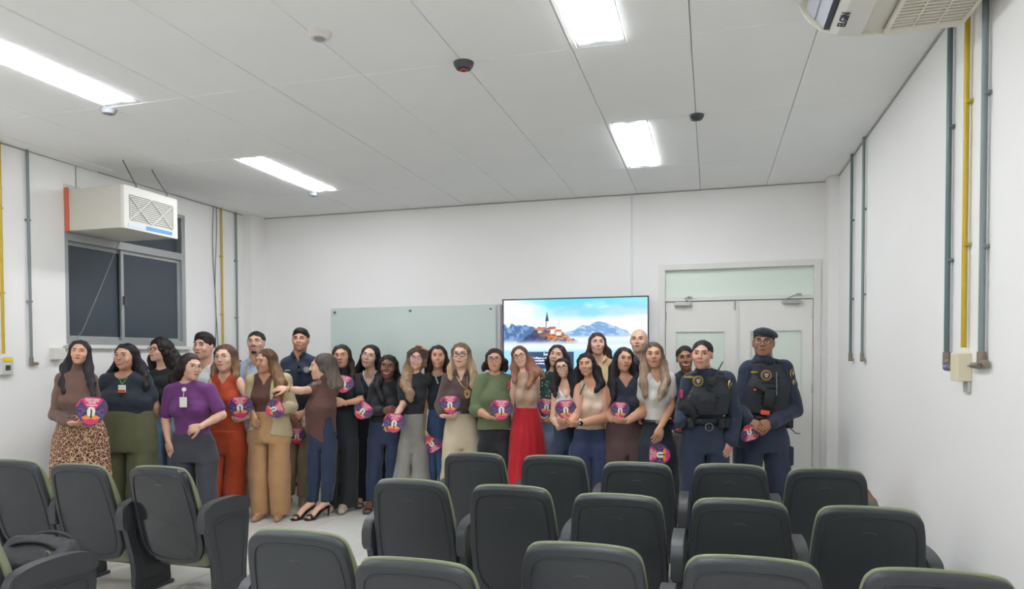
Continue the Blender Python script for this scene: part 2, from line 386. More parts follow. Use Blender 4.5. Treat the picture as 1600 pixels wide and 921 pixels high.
# boxes
rt = empty('outlet_box', (XR-0.03, 3.665, 1.47), label='cream outlet box on the right wall with a yellow warning sticker', cat='outlet box')
boxo('box', (0, 0, 0), (0.06, 0.10, 0.13), mat('cream_plastic', (222, 212, 182), 0.5), rt, bev=0.005)
boxo('outlet_face', (0.012, 0.055, -0.01), (0.05, 0.02, 0.10), mat('white_plastic', (218, 214, 208), 0.5), rt, bev=0.003)
boxo('warning_sticker', (-0.0, 0.067, 0.045), (0.045, 0.004, 0.036), mat('sticker_yellow', (232, 204, 40), 0.5), rt)
boxo('sticker_symbol', (-0.0, 0.0695, 0.05), (0.008, 0.002, 0.018), mat('sticker_black', (40, 36, 10), 0.5), rt)
MB().cyl((0.0, 0.065, -0.005), (0.0, 0.15, -0.005), 0.014, n=12).build('valve_body', M_brass, rt, smooth=True)
MB().cyl((0.0, 0.15, -0.005), (0.0, 0.21, -0.005), 0.017, n=12).build('valve_sleeve', mat('violet_sleeve', (120, 112, 150), 0.5), rt, smooth=True)
boxo('drip_plate', (0.022, -0.01, -0.09), (0.012, 0.06, 0.05), mat('plate_grey', (200, 198, 194), 0.5), rt)
rt = empty('valve', (XR-0.022, 3.44, 1.48), label='metal gas valve at the foot of the light grey conduit right of the cream box', cat='valve')
MB().cyl((0, 0.02, 0), (0, 0.105, 0), 0.013, n=12).build('body', M_brass, rt, smooth=True)
MB().cyl((0, 0.105, 0), (0, 0.15, 0), 0.009, n=12).build('nozzle', M_alu, rt, smooth=True)
rt = empty('wall_socket', (XL+0.03, 4.58, 1.56), label='white plastic junction box on the left wall under the window corner', cat='junction box')
boxo('box', (0, 0, 0), (0.06, 0.10, 0.10), mat('white_plastic', (218, 214, 208), 0.5), rt, bev=0.006)
MB().tube([(0.02, 0.03, 0.05), (0.02, 0.08, 0.07), (0.03, 0.14, 0.11), (0.05, 0.20, 0.20), (0.05, 0.40, 0.60), (0.03, 0.62, 1.02)], 0.0035, n=6).build('cable', mat('cable_grey', (120, 122, 126), 0.5), rt)
rt = empty('socket_plate', (XL+0.02, 4.14, 1.46), label='small grey socket with a yellow sticker at the left edge of the photo', cat='socket')
boxo('plate', (0, 0, 0), (0.04, 0.09, 0.13), mat('plate_grey', (200, 198, 194), 0.5), rt, bev=0.004)
boxo('yellow_sticker', (0.022, 0.0, 0.055), (0.003, 0.07, 0.035), mat('sticker_yellow', (232, 204, 40), 0.5), rt)
boxo('socket_hole', (0.021, 0.0, -0.01), (0.003, 0.04, 0.04), mat('latch_dark', (70, 72, 74), 0.4), rt, bev=0.001)

# ---- double door
M_door = mat('door_white', (234, 232, 227), 0.45, var=0.01, vscale=2)
M_frost = mat('frosted_green_glass', (222, 233, 222), 0.35, spec=0.6)
dr = tag(empty('door_1', ((DX0+DX1)/2, YB, 0)), kind='structure'); dcx = (DX0+DX1)/2
def dbox(nm, x0, x1, z0, z1, y0, y1, m, par=None, bev=0.0):
    return boxo(nm, ((x0+x1)/2-dcx, (y0+y1)/2-YB, (z0+z1)/2), (x1-x0, y1-y0, z1-z0), m, par or dr, bev)
dbox('frame', DX0-0.05, DX0+0.012, 0, DZ+0.05, YB-0.02, YB+0.10, M_trim, bev=0.003)
dbox('frame', DX1-0.012, DX1+0.05, 0, DZ+0.05, YB-0.02, YB+0.10, M_trim, bev=0.003)
dbox('frame', DX0+0.012, DX1-0.012, DZ-0.01, DZ+0.05, YB-0.02, YB+0.10, M_trim, bev=0.003)
dbox('transom_bar', DX0+0.012, DX1-0.012, 2.075, 2.115, YB-0.005, YB+0.08, M_trim, bev=0.003)
dbox('transom_pane', DX0+0.012, DX1-0.012, 2.115, DZ-0.01, YB+0.035, YB+0.045, M_frost)
dm = 0.252
for (a, b, px0, px1, hs_) in ((DX0+0.016, dm-0.004, -0.35, 0.14, -1), (dm+0.004, DX1-0.016, 0.37, 0.86, 1)):
    lf = empty('door_leaf', (0, 0, 0)); lf.parent = dr; z0, z1, pz0, pz1 = 0.012, 2.068, 1.02, 1.775
    mb = MB()
    for q in ((a, px0, z0, z1), (px1, b, z0, z1), (px0, px1, pz1, z1), (px0, px1, z0, pz0)):
        mb.box(((q[0]+q[1])/2-dcx, 0.012+0.02, (q[2]+q[3])/2), (q[1]-q[0], 0.04, q[3]-q[2]))
    mb.build('slab', M_door, lf)
    dbox('pane', px0, px1, pz0, pz1, YB+0.03, YB+0.038, M_frost, lf)
    for q in ((px0, px0+0.012, pz0, pz1), (px1-0.012, px1, pz0, pz1), (px0+0.012, px1-0.012, pz1-0.012, pz1), (px0+0.012, px1-0.012, pz0, pz0+0.012)):
        dbox('glazing_bead', *q[:2], *q[2:], YB+0.012, YB+0.026, M_trim, lf)
    hx = a+0.0 if hs_ < 0 else b
    for hz in (0.3, 1.15, 1.88): MB().cyl((hx-dcx, -0.004, hz), (hx-dcx, -0.004, hz+0.09), 0.007, n=8).build('hinge', M_alu, lf, smooth=True)
    # overhead closer
    ccx = (a+0.17 if hs_ < 0 else b-0.20)-dcx
    MB().box((ccx, -0.018, 2.045), (0.17, 0.045, 0.045), bev=0.008).build('closer_body', M_alu, lf)
    MB().tube([(ccx+hs_*-0.05, -0.03, 2.07), (ccx+0.02, -0.10, 2.10), (ccx+0.07, -0.02, 2.115)], 0.006, n=6).box((ccx+0.07, -0.014, 2.115), (0.05, 0.02, 0.02)).build('closer_arm', M_alu, lf)
dbox('backing', DX0-0.04, DX1+0.04, 0, DZ+0.04, YB+0.085, YB+0.10, M_door)
dbox('meeting_strip', dm-0.012, dm+0.012, 0.012, 2.068, YB+0.001, YB+0.011, M_trim)
dbox('bolt', 0.22, 0.232, 1.98, 2.07, YB-0.004, YB+0.012, M_alu)

# ---- glass whiteboard
gb = empty('glass_board', (-3.255, YB, 1.54), label='pale green glass writing board mounted on the back wall with steel studs', cat='board')
boxo('glass_panel', (0, -0.022, 0), (2.01, 0.008, 1.10), mat('board_glass', (204, 216, 210), 0.12, spec=0.6), gb, bev=0.002)
boxo('backing', (0, -0.009, 0), (1.99, 0.016, 1.08), mat('board_back', (206, 216, 210), 0.6), gb)
for x in (-0.95, 0, 0.95):
    for z in (-0.5, 0.5): MB().cyl((x, -0.04, z), (x, -0.024, z), 0.012, n=16).build('stud', mat('steel_stud', (110, 112, 112), 0.3, metal=0.8), gb, smooth=True)
tag(boxo('whiteboard_edge_strip', (-2.21, YB-0.012, 1.54), (0.03, 0.024, 1.10), mat('strip_white', (214, 212, 214), 0.5)), 'narrow white vertical strip between the glass board and the television', 'cable cover')

# ---- television
TX0, TX1, TZ0, TZ1 = -2.155, -0.605, 1.235, 2.135
tv = empty('television', ((TX0+TX1)/2, YB, (TZ0+TZ1)/2), label='large wall television showing a lake island with a church', cat='television')
TW, TH = TX1-TX0, TZ1-TZ0
boxo('body', (0, -0.045, 0), (TW-0.04, 0.05, TH-0.04), mat('tv_black', (28, 30, 34), 0.4), tv, bev=0.01)
mb = MB(); b_ = 0.013
for q in ((-TW/2, TW/2, TH/2-b_, TH/2), (-TW/2, TW/2, -TH/2, -TH/2+b_), (-TW/2, -TW/2+b_, -TH/2+b_, TH/2-b_), (TW/2-b_, TW/2, -TH/2+b_, TH/2-b_)):
    mb.box(((q[0]+q[1])/2, -0.078, (q[2]+q[3])/2), (q[1]-q[0], 0.02, q[3]-q[2]))
mb.build('bezel', mat('tv_bezel', (70, 76, 84), 0.35, metal=0.4), tv)
nu, nv = 330, 190
U, V = np.meshgrid(np.linspace(0, 1, nu), np.linspace(0, 1, nv))          # V up
def vnoise2(x, y, seed=0):
    r = np.random.default_rng(seed).random((64, 64)); xi = np.floor(x).astype(int); yi = np.floor(y).astype(int); fx = x-xi; fy = y-yi
    fx = fx*fx*(3-2*fx); fy = fy*fy*(3-2*fy); g_ = lambda a, b: r[a % 64, b % 64]
    return (g_(xi, yi)*(1-fx)+g_(xi+1, yi)*fx)*(1-fy)+(g_(xi, yi+1)*(1-fx)+g_(xi+1, yi+1)*fx)*fy
def fbm(x, y, s=0): return sum(vnoise2(x*2**k, y*2**k, s+k)*0.5**k for k in range(4))/1.875
def mixc(A, B, t): return A*(1-t[..., None])+np.array(B)/255.0*t[..., None]
def sst(a, b, x): t = np.clip((x-a)/(b-a), 0, 1); return t*t*(3-2*t)
V0 = V; V = V-0.155
img = np.ones((nv, nu, 3))*np.array([140, 226, 244])/255
img = mixc(img, (104, 214, 242), sst(0.6, 0.85, V)*sst(0.1, 0.45, U)*sst(1.0, 0.6, U))
cl = fbm(U*5, V*6, 3)
img = mixc(img, (250, 252, 255), np.clip(sst(0.46, 0.70, cl)*0.6+sst(0.30, 0.0, U)*sst(0.45, 0.7, V)+sst(0.75, 1.0, U)*0.8*sst(0.80, .5, V), 0, 1))
img = mixc(img, (150, 206, 236), sst(0.0, 0.02, 0.74+0.03*np.sin(U*16)+0.05*fbm(U*9, V*0, 8)-V)*sst(0.58, .68, V)*sst(.25, .4, U)*0.55)
img = mixc(img, (246, 250, 254), sst(0.66, 0.58, V)*0.9)
def band(top, lo_, hi_, m): return sst(0, 0.012, top-V)*sst(lo_, hi_, V)*m
mt = 0.45+0.12*np.exp(-((U-0.67)/0.075)**2)+0.07*np.exp(-((U-0.56)/0.05)**2)+0.05*np.exp(-((U-0.78)/0.07)**2)+0.05*(fbm(U*22, V*0, 5)-0.5)-0.10*sst(0.82, 1, U)
mm = band(mt, 0.37, 0.42, sst(0.40, 0.50, U)*sst(0.99, 0.84, U))
img = mixc(img, (96, 148, 208), mm*0.85); img = mixc(img, (196, 222, 244), mm*sst(0.45, 0.62, fbm(U*30+V*20, V*34, 12))*0.75)
ft = 0.53+0.09*(fbm(U*34, V*0, 21)-0.3)-0.04*sst(0.12, 0.3, U)
fm = band(ft, 0.30, 0.38, sst(0.40, 0.28, U))
img = mixc(img, (54, 92, 148), fm*0.9); img = mixc(img, (130, 176, 220), fm*sst(0.48, 0.66, fbm(U*60, V*26, 31))*0.8)
hill = 0.345+0.175*np.exp(-((U-0.29)/0.115)**2)+0.05*np.exp(-((U-0.43)/0.05)**2)+0.04*(fbm(U*50, V*0, 41)-0.4)
isl = sst(0, 0.01, hill-V)*sst(0.30, 0.34, V)*sst(0.08, 0.12, U)*sst(0.54, 0.49, U)
img = mixc(img, (34, 46, 92), isl); img = mixc(img, (70, 96, 150), isl*sst(0.5, 0.7, fbm(U*50, V*40, 77))*0.6)
img = mixc(img, (214, 122, 56), isl*sst(0.22, 0.36, U+0.3*(V-0.38))*sst(0.34, 0.52, fbm(U*46, V*46, 51)))
img = mixc(img, (244, 176, 110), isl*sst(0.32, 0.42, U)*sst(0.52, 0.7, fbm(U*70, V*70, 61)))
def rect(x0, x1, y0, y1, c, k=1.0):
    global img
    img = mixc(img, c, sst(x0-.003, x0+.003, U)*sst(x1+.003, x1-.003, U)*sst(y0-.004, y0+.004, V)*sst(y1+.004, y1-.004, V)*k)
rect(0.302, 0.322, 0.50, 0.585, (226, 232, 246)); rect(0.302, 0.308, 0.47, 0.585, (96, 116, 160)); rect(0.326, 0.330, 0.47, 0.50, (206, 128, 84))
img = mixc(img, (44, 52, 92), ((V > 0.585) & (V < 0.70) & (np.abs(U-0.312) < np.maximum((0.70-V)*0.11, 0.0015))).astype(float))
rect(0.23, 0.29, 0.475, 0.50, (222, 120, 62)); rect(0.335, 0.365, 0.43, 0.485, (236, 234, 238)); rect(0.33, 0.372, 0.485, 0.515, (190, 92, 56)); rect(0.375, 0.41, 0.41, 0.455, (240, 236, 230)); rect(0.372, 0.414, 0.455, 0.48, (206, 104, 60)); rect(0.245, 0.275, 0.44, 0.472, (214, 190, 170))
ms = np.exp(-((V-0.315)/0.035)**2)*(0.45+0.7*fbm(U*11, V*16, 71)); img = mixc(img, (214, 228, 248), np.clip(ms, 0, 1)*0.9)
img = mixc(img, (150, 216, 240), sst(0.27, 0.20, V)*0.8); img = mixc(img, (96, 160, 214), sst(0.16, -0.05, V)*sst(0.6, 0.2, U)*0.7)
V = V0
img = mixc(img, (34, 62, 100), ((U > 0.17) & (U < 0.50) & (V < 0.37) & (V > 0.16)).astype(float)*0.93)
me = bpy.data.meshes.new('screen_picture')
sw, sh = TW-2*b_, TH-2*b_
vv = np.zeros((nv*nu, 3), np.float32); vv[:, 0] = (U.ravel()-0.5)*sw; vv[:, 1] = -0.0745; vv[:, 2] = (V.ravel()-0.5)*sh
ii = (np.arange(nv-1)[:, None]*nu+np.arange(nu-1)[None]).ravel(); fq = np.stack([ii, ii+1, ii+nu+1, ii+nu], 1)
me.vertices.add(len(vv)); me.vertices.foreach_set('co', vv.ravel()); me.loops.add(fq.size); me.loops.foreach_set('vertex_index', fq.ravel().astype(np.int32))
me.polygons.add(len(fq)); me.polygons.foreach_set('loop_start', (np.arange(len(fq))*4).astype(np.int32)); me.update(calc_edges=True)
ca = me.color_attributes.new('picture', 'FLOAT_COLOR', 'POINT')
lin_img = np.where(img <= 0.04045, img/12.92, ((img+0.055)/1.055)**2.4); ca.data.foreach_set('color', np.concatenate([lin_img.reshape(-1, 3), np.ones((nu*nv, 1))], 1).astype(np.float32).ravel())
M_scr = bpy.data.materials.new('lit_screen'); M_scr.use_nodes = True; nt = M_scr.node_tree; b = nt.nodes['Principled BSDF']
a_ = nt.nodes.new('ShaderNodeAttribute'); a_.attribute_name = 'picture'
nt.links.new(a_.outputs['Color'], b.inputs['Emission Color']); b.inputs['Emission Strength'].default_value = 1.1; b.inputs['Base Color'].default_value = (0.02, 0.02, 0.02, 1); b.inputs['Roughness'].default_value = 0.25
link_mesh('screen', me, tv, M_scr)
M_scrtxt = mat('screen_text_glow', (244, 240, 255), 0.5, emit=0.9)
for txt, x, z, sz in (('Sem sinal', 0.335, 0.338, 0.040), ('Verifique a energia do dispositivo', 0.335, 0.293, 0.030), ('conectado e o cabo em uso, ou', 0.335, 0.262, 0.030), ('a entrada para outro sinal', 0.335, 0.228, 0.030)):
    tm = text_mesh(txt, sz, 0.0003, 0.0006); o = link_mesh('screen_caption', tm, tv, M_scrtxt); o.rotation_euler = (PI/2, 0, 0); o.location = ((x-0.5)*sw, -0.0752, (z-0.5)*sh)
for txt, z in (('local', 0.125), ('e de', 0.092)): pass

# ---- ceiling air conditioner on the right
AY = 3.58; AL = 1.45
ca_ = empty('ceiling_air_conditioner', (XR-0.03, AY-AL/2, H), label='cream ceiling air conditioner at the top right with slatted intake', cat='air conditioner')
prof = [(-0.04, 0.0), (-0.04, -0.185), (-0.30, -0.19), (-0.45, -0.188), (-0.55, -0.172), (-0.62, -0.145), (-0.67, -0.10), (-0.70, -0.055), (-0.715, -0.02), (-0.70, 0.0)]
M_cream = mat('air_conditioner_cream', (214, 210, 198), 0.45)
core = [(-0.04, 0.0), (-0.04, -0.172), (-0.30, -0.177), (-0.45, -0.176), (-0.55, -0.162), (-0.585, -0.15), (-0.56, -0.10), (-0.60, -0.04), (-0.60, 0.0)]
MB().prism(core, -AL/2+0.02, AL/2-0.02, 'y').build('casing', M_cream, ca_)
for s_ in (-1, 1):
    MB().prism(prof, s_*(AL/2-0.02), s_*AL/2, 'y').build('end_cap', mat('end_cap_cream', (224, 219, 204), 0.45), ca_)
for (a, b) in (((-0.612, -0.146), (-0.655, -0.085)),):
    pass
# front fascia curve below the outlet
MB().prism([(-0.45, -0.19), (-0.55, -0.175), (-0.585, -0.160), (-0.578, -0.153), (-0.545, -0.166), (-0.45, -0.181)], -AL/2+0.02, AL/2-0.02, 'y').build('front_fascia', mat('fascia_white', (226, 224, 218), 0.4), ca_)
boxo('outlet_cavity', (-0.60, 0, -0.09), (0.02, AL-0.05, 0.12), mat('outlet_dark', (60, 62, 84), 0.6), ca_)
for k, (vx, vz) in enumerate(((-0.628, -0.118), (-0.668, -0.072))):
    boxo('outlet_vane', (vx, 0, vz), (0.062, AL-0.05, 0.006), mat('vane', (186, 188, 196), 0.5), ca_, rot=Matrix.Rotation(0.95, 3, 'Y'))
# intake grille under the rear half
gx0, gx1 = -0.34, -0.06
boxo('intake_backing', ((gx0+gx1)/2, 0, -0.183), (gx1-gx0, AL-0.10, 0.004), mat('intake_dark', (84, 74, 82), 0.7), ca_)
sl_me = MB().box((0, 0, 0), (gx1-gx0, 0.012, 0.012)).mesh('intake_slat'); sl_me.materials.append(mat('end_cap_cream', (224, 219, 204), 0.45))
ns = 46
for k in range(ns):
    o = bpy.data.objects.new('slat', sl_me); C.objects.link(o); o.parent = ca_; o.location = ((gx0+gx1)/2, AL/2-0.065-k*(AL-0.13)/(ns-1), -0.193)
for x in (gx0-0.01, gx0+0.09, gx0+0.185, gx1+0.01):
    boxo('intake_rib', (x, 0, -0.194), (0.018 if x in (gx0-0.01, gx1+0.01) else 0.006, AL-0.08, 0.016), mat('end_cap_cream', (224, 219, 204), 0.45), ca_)
boxo('intake_rib', ((gx0+gx1)/2, AL/2-0.036, -0.192), (gx1-gx0+0.04, 0.05, 0.018), mat('end_cap_cream', (224, 219, 204), 0.45), ca_)
tm = text_mesh('ELGIN', 0.05, 0.0008, 0.0012); o = link_mesh('maker_lettering', tm, ca_, mat('lettering_dark', (50, 52, 66), 0.5))
# text lies on the lower curve of the fascia, reading along the unit
o.matrix_local = Matrix.Translation((-0.548, AL/2-0.17, -0.1785)) @ Matrix(((0, -0.97, -0.2, 0), (-1, 0, 0, 0), (0, 0.2, -0.97, 0), (0, 0, 0, 1)))
# ---------------------------------------------------------------- auditorium chairs
M_shell = mat('charcoal_plastic', (50, 53, 57), 0.45, bump=0.05, bscale=400)
M_shell2 = mat('charcoal_plastic_gloss', (46, 49, 53), 0.35)
M_pad = mat('sage_green_pad', (134, 140, 112), 0.45, var=0.02)
M_arm = mat('armrest_plastic', (60, 62, 65), 0.42)
def outline(w_top, w_mid, w_bot, z0, z1, r=0.07):
    h = z1-z0
    P = [(-w_top/2+r, z1), (0, z1+0.006), (w_top/2-r, z1), (w_top/2-r*0.25, z1-r*0.3), (w_top/2+0.004, z1-r*1.1), (w_mid/2-0.005, z0+h*0.62), (w_mid/2, z0+h*0.42), (w_mid/2-0.004, z0+h*0.2), (w_bot/2, z0+0.06), (w_bot/2-0.05, z0+0.012), (0, z0-0.012)]
    P += [(-x, z) for x, z in P[3:10][::-1]]
    return catmull(P, 4)
def slab(mb, poly, y0, y1, bev, M):
    """solid slab between y0 (rear) and y1 with rounded rims"""
    cx = sum(p[0] for p in poly)/len(poly); cz = sum(p[1] for p in poly)/len(poly)
    def off(k):
        out = []
        n = len(poly)
        for i in range(n):
            a, b = poly[i-1], poly[(i+1) % n]; tx, tz = b[0]-a[0], b[1]-a[1]; l = math.hypot(tx, tz) or 1
            out.append((poly[i][0]-(-tz/l)*-k if False else poly[i][0]+tz/l*k, poly[i][1]-tx/l*k))
        return out
    sgn = 1
    A = off(0.01)
    if max(p[0] for p in A) > max(p[0] for p in poly): sgn = -1
    rings = []
    for d, y in ((bev, y0), (bev*0.3, y0+bev*0.3), (0, y0+bev), (0, y1-bev), (bev*0.3, y1-bev*0.3), (bev, y1)):
        rings.append([mb.b.verts.new(M @ Vector((x, y, z))) for x, z in off(sgn*d)])
    n = len(poly); fs = [mb.b.faces.new(rings[0]), mb.b.faces.new(rings[-1][::-1])]
    for A, B in zip(rings[:-1], rings[1:]):
        for i in range(n): fs.append(mb.b.faces.new((A[i], B[i], B[(i+1) % n], A[(i+1) % n])))
    mb._new(fs)
TILT = math.atan2(0.15, 0.62)
def back_M(): # rotate about the lower edge so the top leans to -y
    return Matrix.Translation((0, -0.10, 0.235)) @ Matrix.Rotation(TILT, 4, 'X')
ARM_POLY = [(-0.225, 0.50), (-0.22, 0.575), (-0.18, 0.612), (-0.08, 0.632), (0.08, 0.630), (0.19, 0.605), (0.215, 0.575), (0.218, 0.54), (0.18, 0.52), (0.0, 0.535), (-0.10, 0.535), (-0.17, 0.52), (-0.185, 0.45), (-0.215, 0.45)]
PANEL_POLY = [(-0.19, 0.52), (-0.06, 0.55), (0.16, 0.545), (0.205, 0.53), (0.21, 0.46), (0.17, 0.10), (0.165, 0.02), (-0.10, 0.02), (-0.12, 0.20), (-0.18, 0.42)]
def chair_proto():
    r = empty('auditorium_chair')
    M = back_M(); hB = 0.635
    o1 = outline(0.43, 0.478, 0.42, 0.0, hB, 0.075)
    mb = MB(); slab(mb, o1, -0.035, 0.0, 0.012, M)
    sh = mb.build('back_shell', M_shell, r, smooth=True, angle=0.9)
    # raised border and inset panel on the rear face
    inner = [(x*0.86, 0.035+(z)*0.885) for x, z in o1]
    mb = MB(); n = len(o1)
    pts = [M @ Vector((x, -0.0365, z)) for x, z in inner]; mb.tube(pts, 0.0035, n=6, closed=True); mb.build('inset_edge', M_shell2, sh, smooth=True)
    mb = MB(); mb.tube([M @ Vector((0.028*t, -0.037, hB-0.105+0.006*(1-t*t))) for t in np.linspace(-1, 1, 7)], 0.002, n=6)
    mb.build('grip_mark', mat('grip_mark_grey', (78, 80, 84), 0.4), sh, smooth=True)
    mb = MB(); o2 = outline(0.425, 0.472, 0.40, 0.01, hB+0.003, 0.07)
    slab(mb, o2, 0.0005, 0.045, 0.016, M)
    for v in mb.b.verts:
        q = M.inverted() @ v.co; t = min(max((q.z-0.36)/0.25, 0), 1); q.y *= 1-0.66*t*t; v.co = M @ q
    mb.build('back_cushion', M_pad, r, smooth=True, angle=0.9)
    # seat
    sp = catmull([(-0.215, -0.17), (-0.225, 0.0), (-0.215, 0.16), (-0.16, 0.235), (0, 0.25), (0.16, 0.235), (0.215, 0.16), (0.225, 0.0), (0.215, -0.17), (0.12, -0.215), (0, -0.22), (-0.12, -0.215)], 4)
    Ms = Matrix.Translation((0, 0.03, 0.40)) @ Matrix.Rotation(math.radians(-84), 4, 'X') @ Matrix.Diagonal((1, 1, 1, 1))
    Ms = Matrix.Translation((0, 0.115, 0.0)) @ Matrix.Rotation(math.radians(4), 4, 'X') @ Matrix(((1, 0, 0, 0), (0, 0, 1, 0), (0, 1, 0, 0), (0, 0, 0, 1)))
    mb = MB(); slab(mb, sp, 0.375, 0.435, 0.02, Ms); mb.build('seat_cushion', M_pad, r, smooth=True, angle=0.9)
    mb = MB(); slab(mb, [(x*0.93, y*0.88-0.005) for x, y in sp], 0.195, 0.3745, 0.06, Ms); mb.build('seat_underside', M_pad, r, smooth=True, angle=0.9)
    MB().box((0, 0.08, 0.17), (0.50, 0.05, 0.05), bev=0.006).build('cross_beam', M_arm, r)
    return r
def make_arm(parent, x):
    a = empty('armrest'); a.parent = parent; a.location = (x, 0, 0)
    mb = MB(); mb.prism(catmull(ARM_POLY, 3), -0.029, 0.029, 'x'); me = mb.b
    bmesh.ops.bevel(me, geom=[e for e in me.edges if abs(e.verts[0].co.x-e.verts[1].co.x) < 1e-6], offset=0.006, segments=2, affect='EDGES')
    mb.build('arm_pad', M_arm, a, smooth=True, angle=0.7)
    mb = MB(); mb.prism(catmull(PANEL_POLY, 3), -0.019, 0.019, 'x')
    bmesh.ops.bevel(mb.b, geom=[e for e in mb.b.edges if abs(e.verts[0].co.x-e.verts[1].co.x) < 1e-6], offset=0.005, segments=2, affect='EDGES')
    mb.build('side_panel', M_shell, a, smooth=True, angle=0.7)
    mb = MB(); q = [(y*0.72+0.012, 0.07+z*0.78) for y, z in PANEL_POLY]
    for sx in (-0.0195, 0.0195): mb.tube([(sx, y, z) for y, z in q], 0.0025, n=6, closed=True)
    mb.build('panel_groove', M_shell2, a, smooth=True)
    MB().box((0, 0.03, 0.012), (0.06, 0.34, 0.024), bev=0.006).build('foot', M_arm, a)
    return a
def copy_tree(o, parent=None):
    c = o.copy(); C.objects.link(c)
    for k in list(c.keys()):
        if k in ('label', 'category', 'group'): del c[k]
    if parent is not None: c.parent = parent
    for ch in o.children: copy_tree(ch, c)
    return c
PITCHX = 0.56
CHAIRS = [
 (-1.565, 4.60, 0, 0, 'empty farthest-row auditorium chair in front of the woman in cream wide trousers', 1),
 (-1.005, 4.60, 0, 0, 'empty auditorium chair in the farthest row, in front of the red skirt', 0),
 (-0.435, 4.44, 0, 0, 'empty farthest-row auditorium chair in front of the woman in brown trousers', 0),
 (0.125, 4.51, 0, 0, 'empty auditorium chair in the farthest row, in front of the female officer', 0),
 (0.665, 4.48, 0, 0, 'farthest-row auditorium chair next to the right wall, holding a brown handbag', 0),
 (-1.56, 3.52, 0, 0, 'empty auditorium chair at the left end of the right block middle row', 1),
 (-0.985, 3.49, 0, 0, 'auditorium chair second from the aisle in the right block middle row', 0),
 (-0.425, 3.40, 0, 0, 'auditorium chair in the centre of the right block middle row', 0),
 (0.14, 3.43, 0, 0, 'auditorium chair second from the right wall in the middle row', 0),
 (0.68, 3.40, 0, 0, 'auditorium chair at the right wall end of the middle row', 0),
 (-1.52, 2.38, 0, 0, 'aisle-end auditorium chair of the nearest row in the right block', 1),
 (-0.955, 2.25, -0.0, 0.09, 'nearest-row auditorium chair leaning back with a thick green top edge', 0),
 (-0.43, 2.48, 0, 0, 'nearest-row auditorium chair in the middle of the bottom edge', 0),
 (0.14, 2.46, 0, 0, 'nearest-row auditorium chair, second from the bottom right corner', 0),
 (0.69, 2.46, 0, 0, 'auditorium chair in the nearest row at the bottom right corner', 0),
 (-4.38, 3.53, 0, 0, 'auditorium chair cut by the left edge of the photo beside the leopard skirt', 1),
 (-3.81, 3.50, 0, 0, 'auditorium chair in the left block in front of the olive trousers', 0),
 (-3.245, 3.55, 0, 0, 'glossy dark auditorium chair at the aisle end, in front of the purple top', 0),
 (-3.11, 2.22, 0, 0, 'auditorium chair with a black bag, cut by the bottom left corner', 1),
]
proto = chair_proto(); arm0 = make_arm(proto, PITCHX/2)
for i, (x, yb, rz, rec, lab, leftarm) in enumerate(CHAIRS):
    o = proto if i == 0 else copy_tree(proto)
    o.location = (x-0.008, yb+0.215, 0); tag(o, lab, 'chair', 'auditorium chairs')
    if rec:
        for ch in o.children:
            if ch.name.startswith('back_'):
                ch.matrix_local = Matrix.Translation((0, -0.10, 0.235)) @ Matrix.Rotation(rec, 4, 'X') @ Matrix.Translation((0, 0.10, -0.235))
    CHAIRS[i] = CHAIRS[i]+(o,)
for c in CHAIRS:
    if c[5]: a = copy_tree(arm0, c[6]); a.location = (-PITCHX/2, 0, 0)
MATS['charcoal_plastic']
# glossy chair
g_ = mat('charcoal_plastic_shiny', (40, 42, 46), 0.16, coat=0.3)
for ch in CHAIRS[17][6].children:
    if ch.name.startswith('back_shell'):
        ch.data = ch.data.copy(); ch.data.materials[0] = g_
# ---------------------------------------------------------------- implicit-surface modelling (numpy) for bodies, clothes and hair
_NR = np.random.default_rng(5).random((48, 48, 48)).astype(np.float32)
def noise3(P, fx, fy, fz, off=0.0):
    x, y, z = P[:, 0]*fx+off+100, P[:, 1]*fy+off*1.7+100, P[:, 2]*fz+off*0.6+100
    xi, yi, zi = (np.floor(q).astype(int) for q in (x, y, z)); fx_, fy_, fz_ = x-xi, y-yi, z-zi
    fx_, fy_, fz_ = (q*q*(3-2*q) for q in (fx_, fy_, fz_)); r = 0
    for a in (0, 1):
        for b in (0, 1):
            for c in (0, 1):
                r = r+_NR[(xi+a) % 48, (yi+b) % 48, (zi+c) % 48]*(fx_ if a else 1-fx_)*(fy_ if b else 1-fy_)*(fz_ if c else 1-fz_)
    return r*2-1
def smin(a, b, k):
    if k <= 0: return np.minimum(a, b)
    h = np.maximum(k-np.abs(a-b), 0)/k
    return np.minimum(a, b)-h*h*k*0.25
def smax(a, b, k): return -smin(-a, -b, k)
class Rc:
    def __init__(s, a, b, ra, rb, k=0.02, sy=1.0):
        s.a = np.array(a, float); s.b = np.array(b, float); s.ra = ra; s.rb = rb; s.k = k; s.sy = sy
        r = max(ra, rb)*max(1, sy); s.lo = np.minimum(s.a, s.b)-r; s.hi = np.maximum(s.a, s.b)+r
    def d(s, X, Y, Z):
        ba = s.b-s.a; L = float(ba@ba) or 1e-9
        px, py, pz = X-s.a[0], Y-s.a[1], Z-s.a[2]
        t = np.clip((px*ba[0]+py*ba[1]+pz*ba[2])/L, 0, 1)
        q = np.sqrt((px-t*ba[0])**2+((py-t*ba[1])/s.sy)**2+(pz-t*ba[2])**2)
        return q-(s.ra+(s.rb-s.ra)*t)
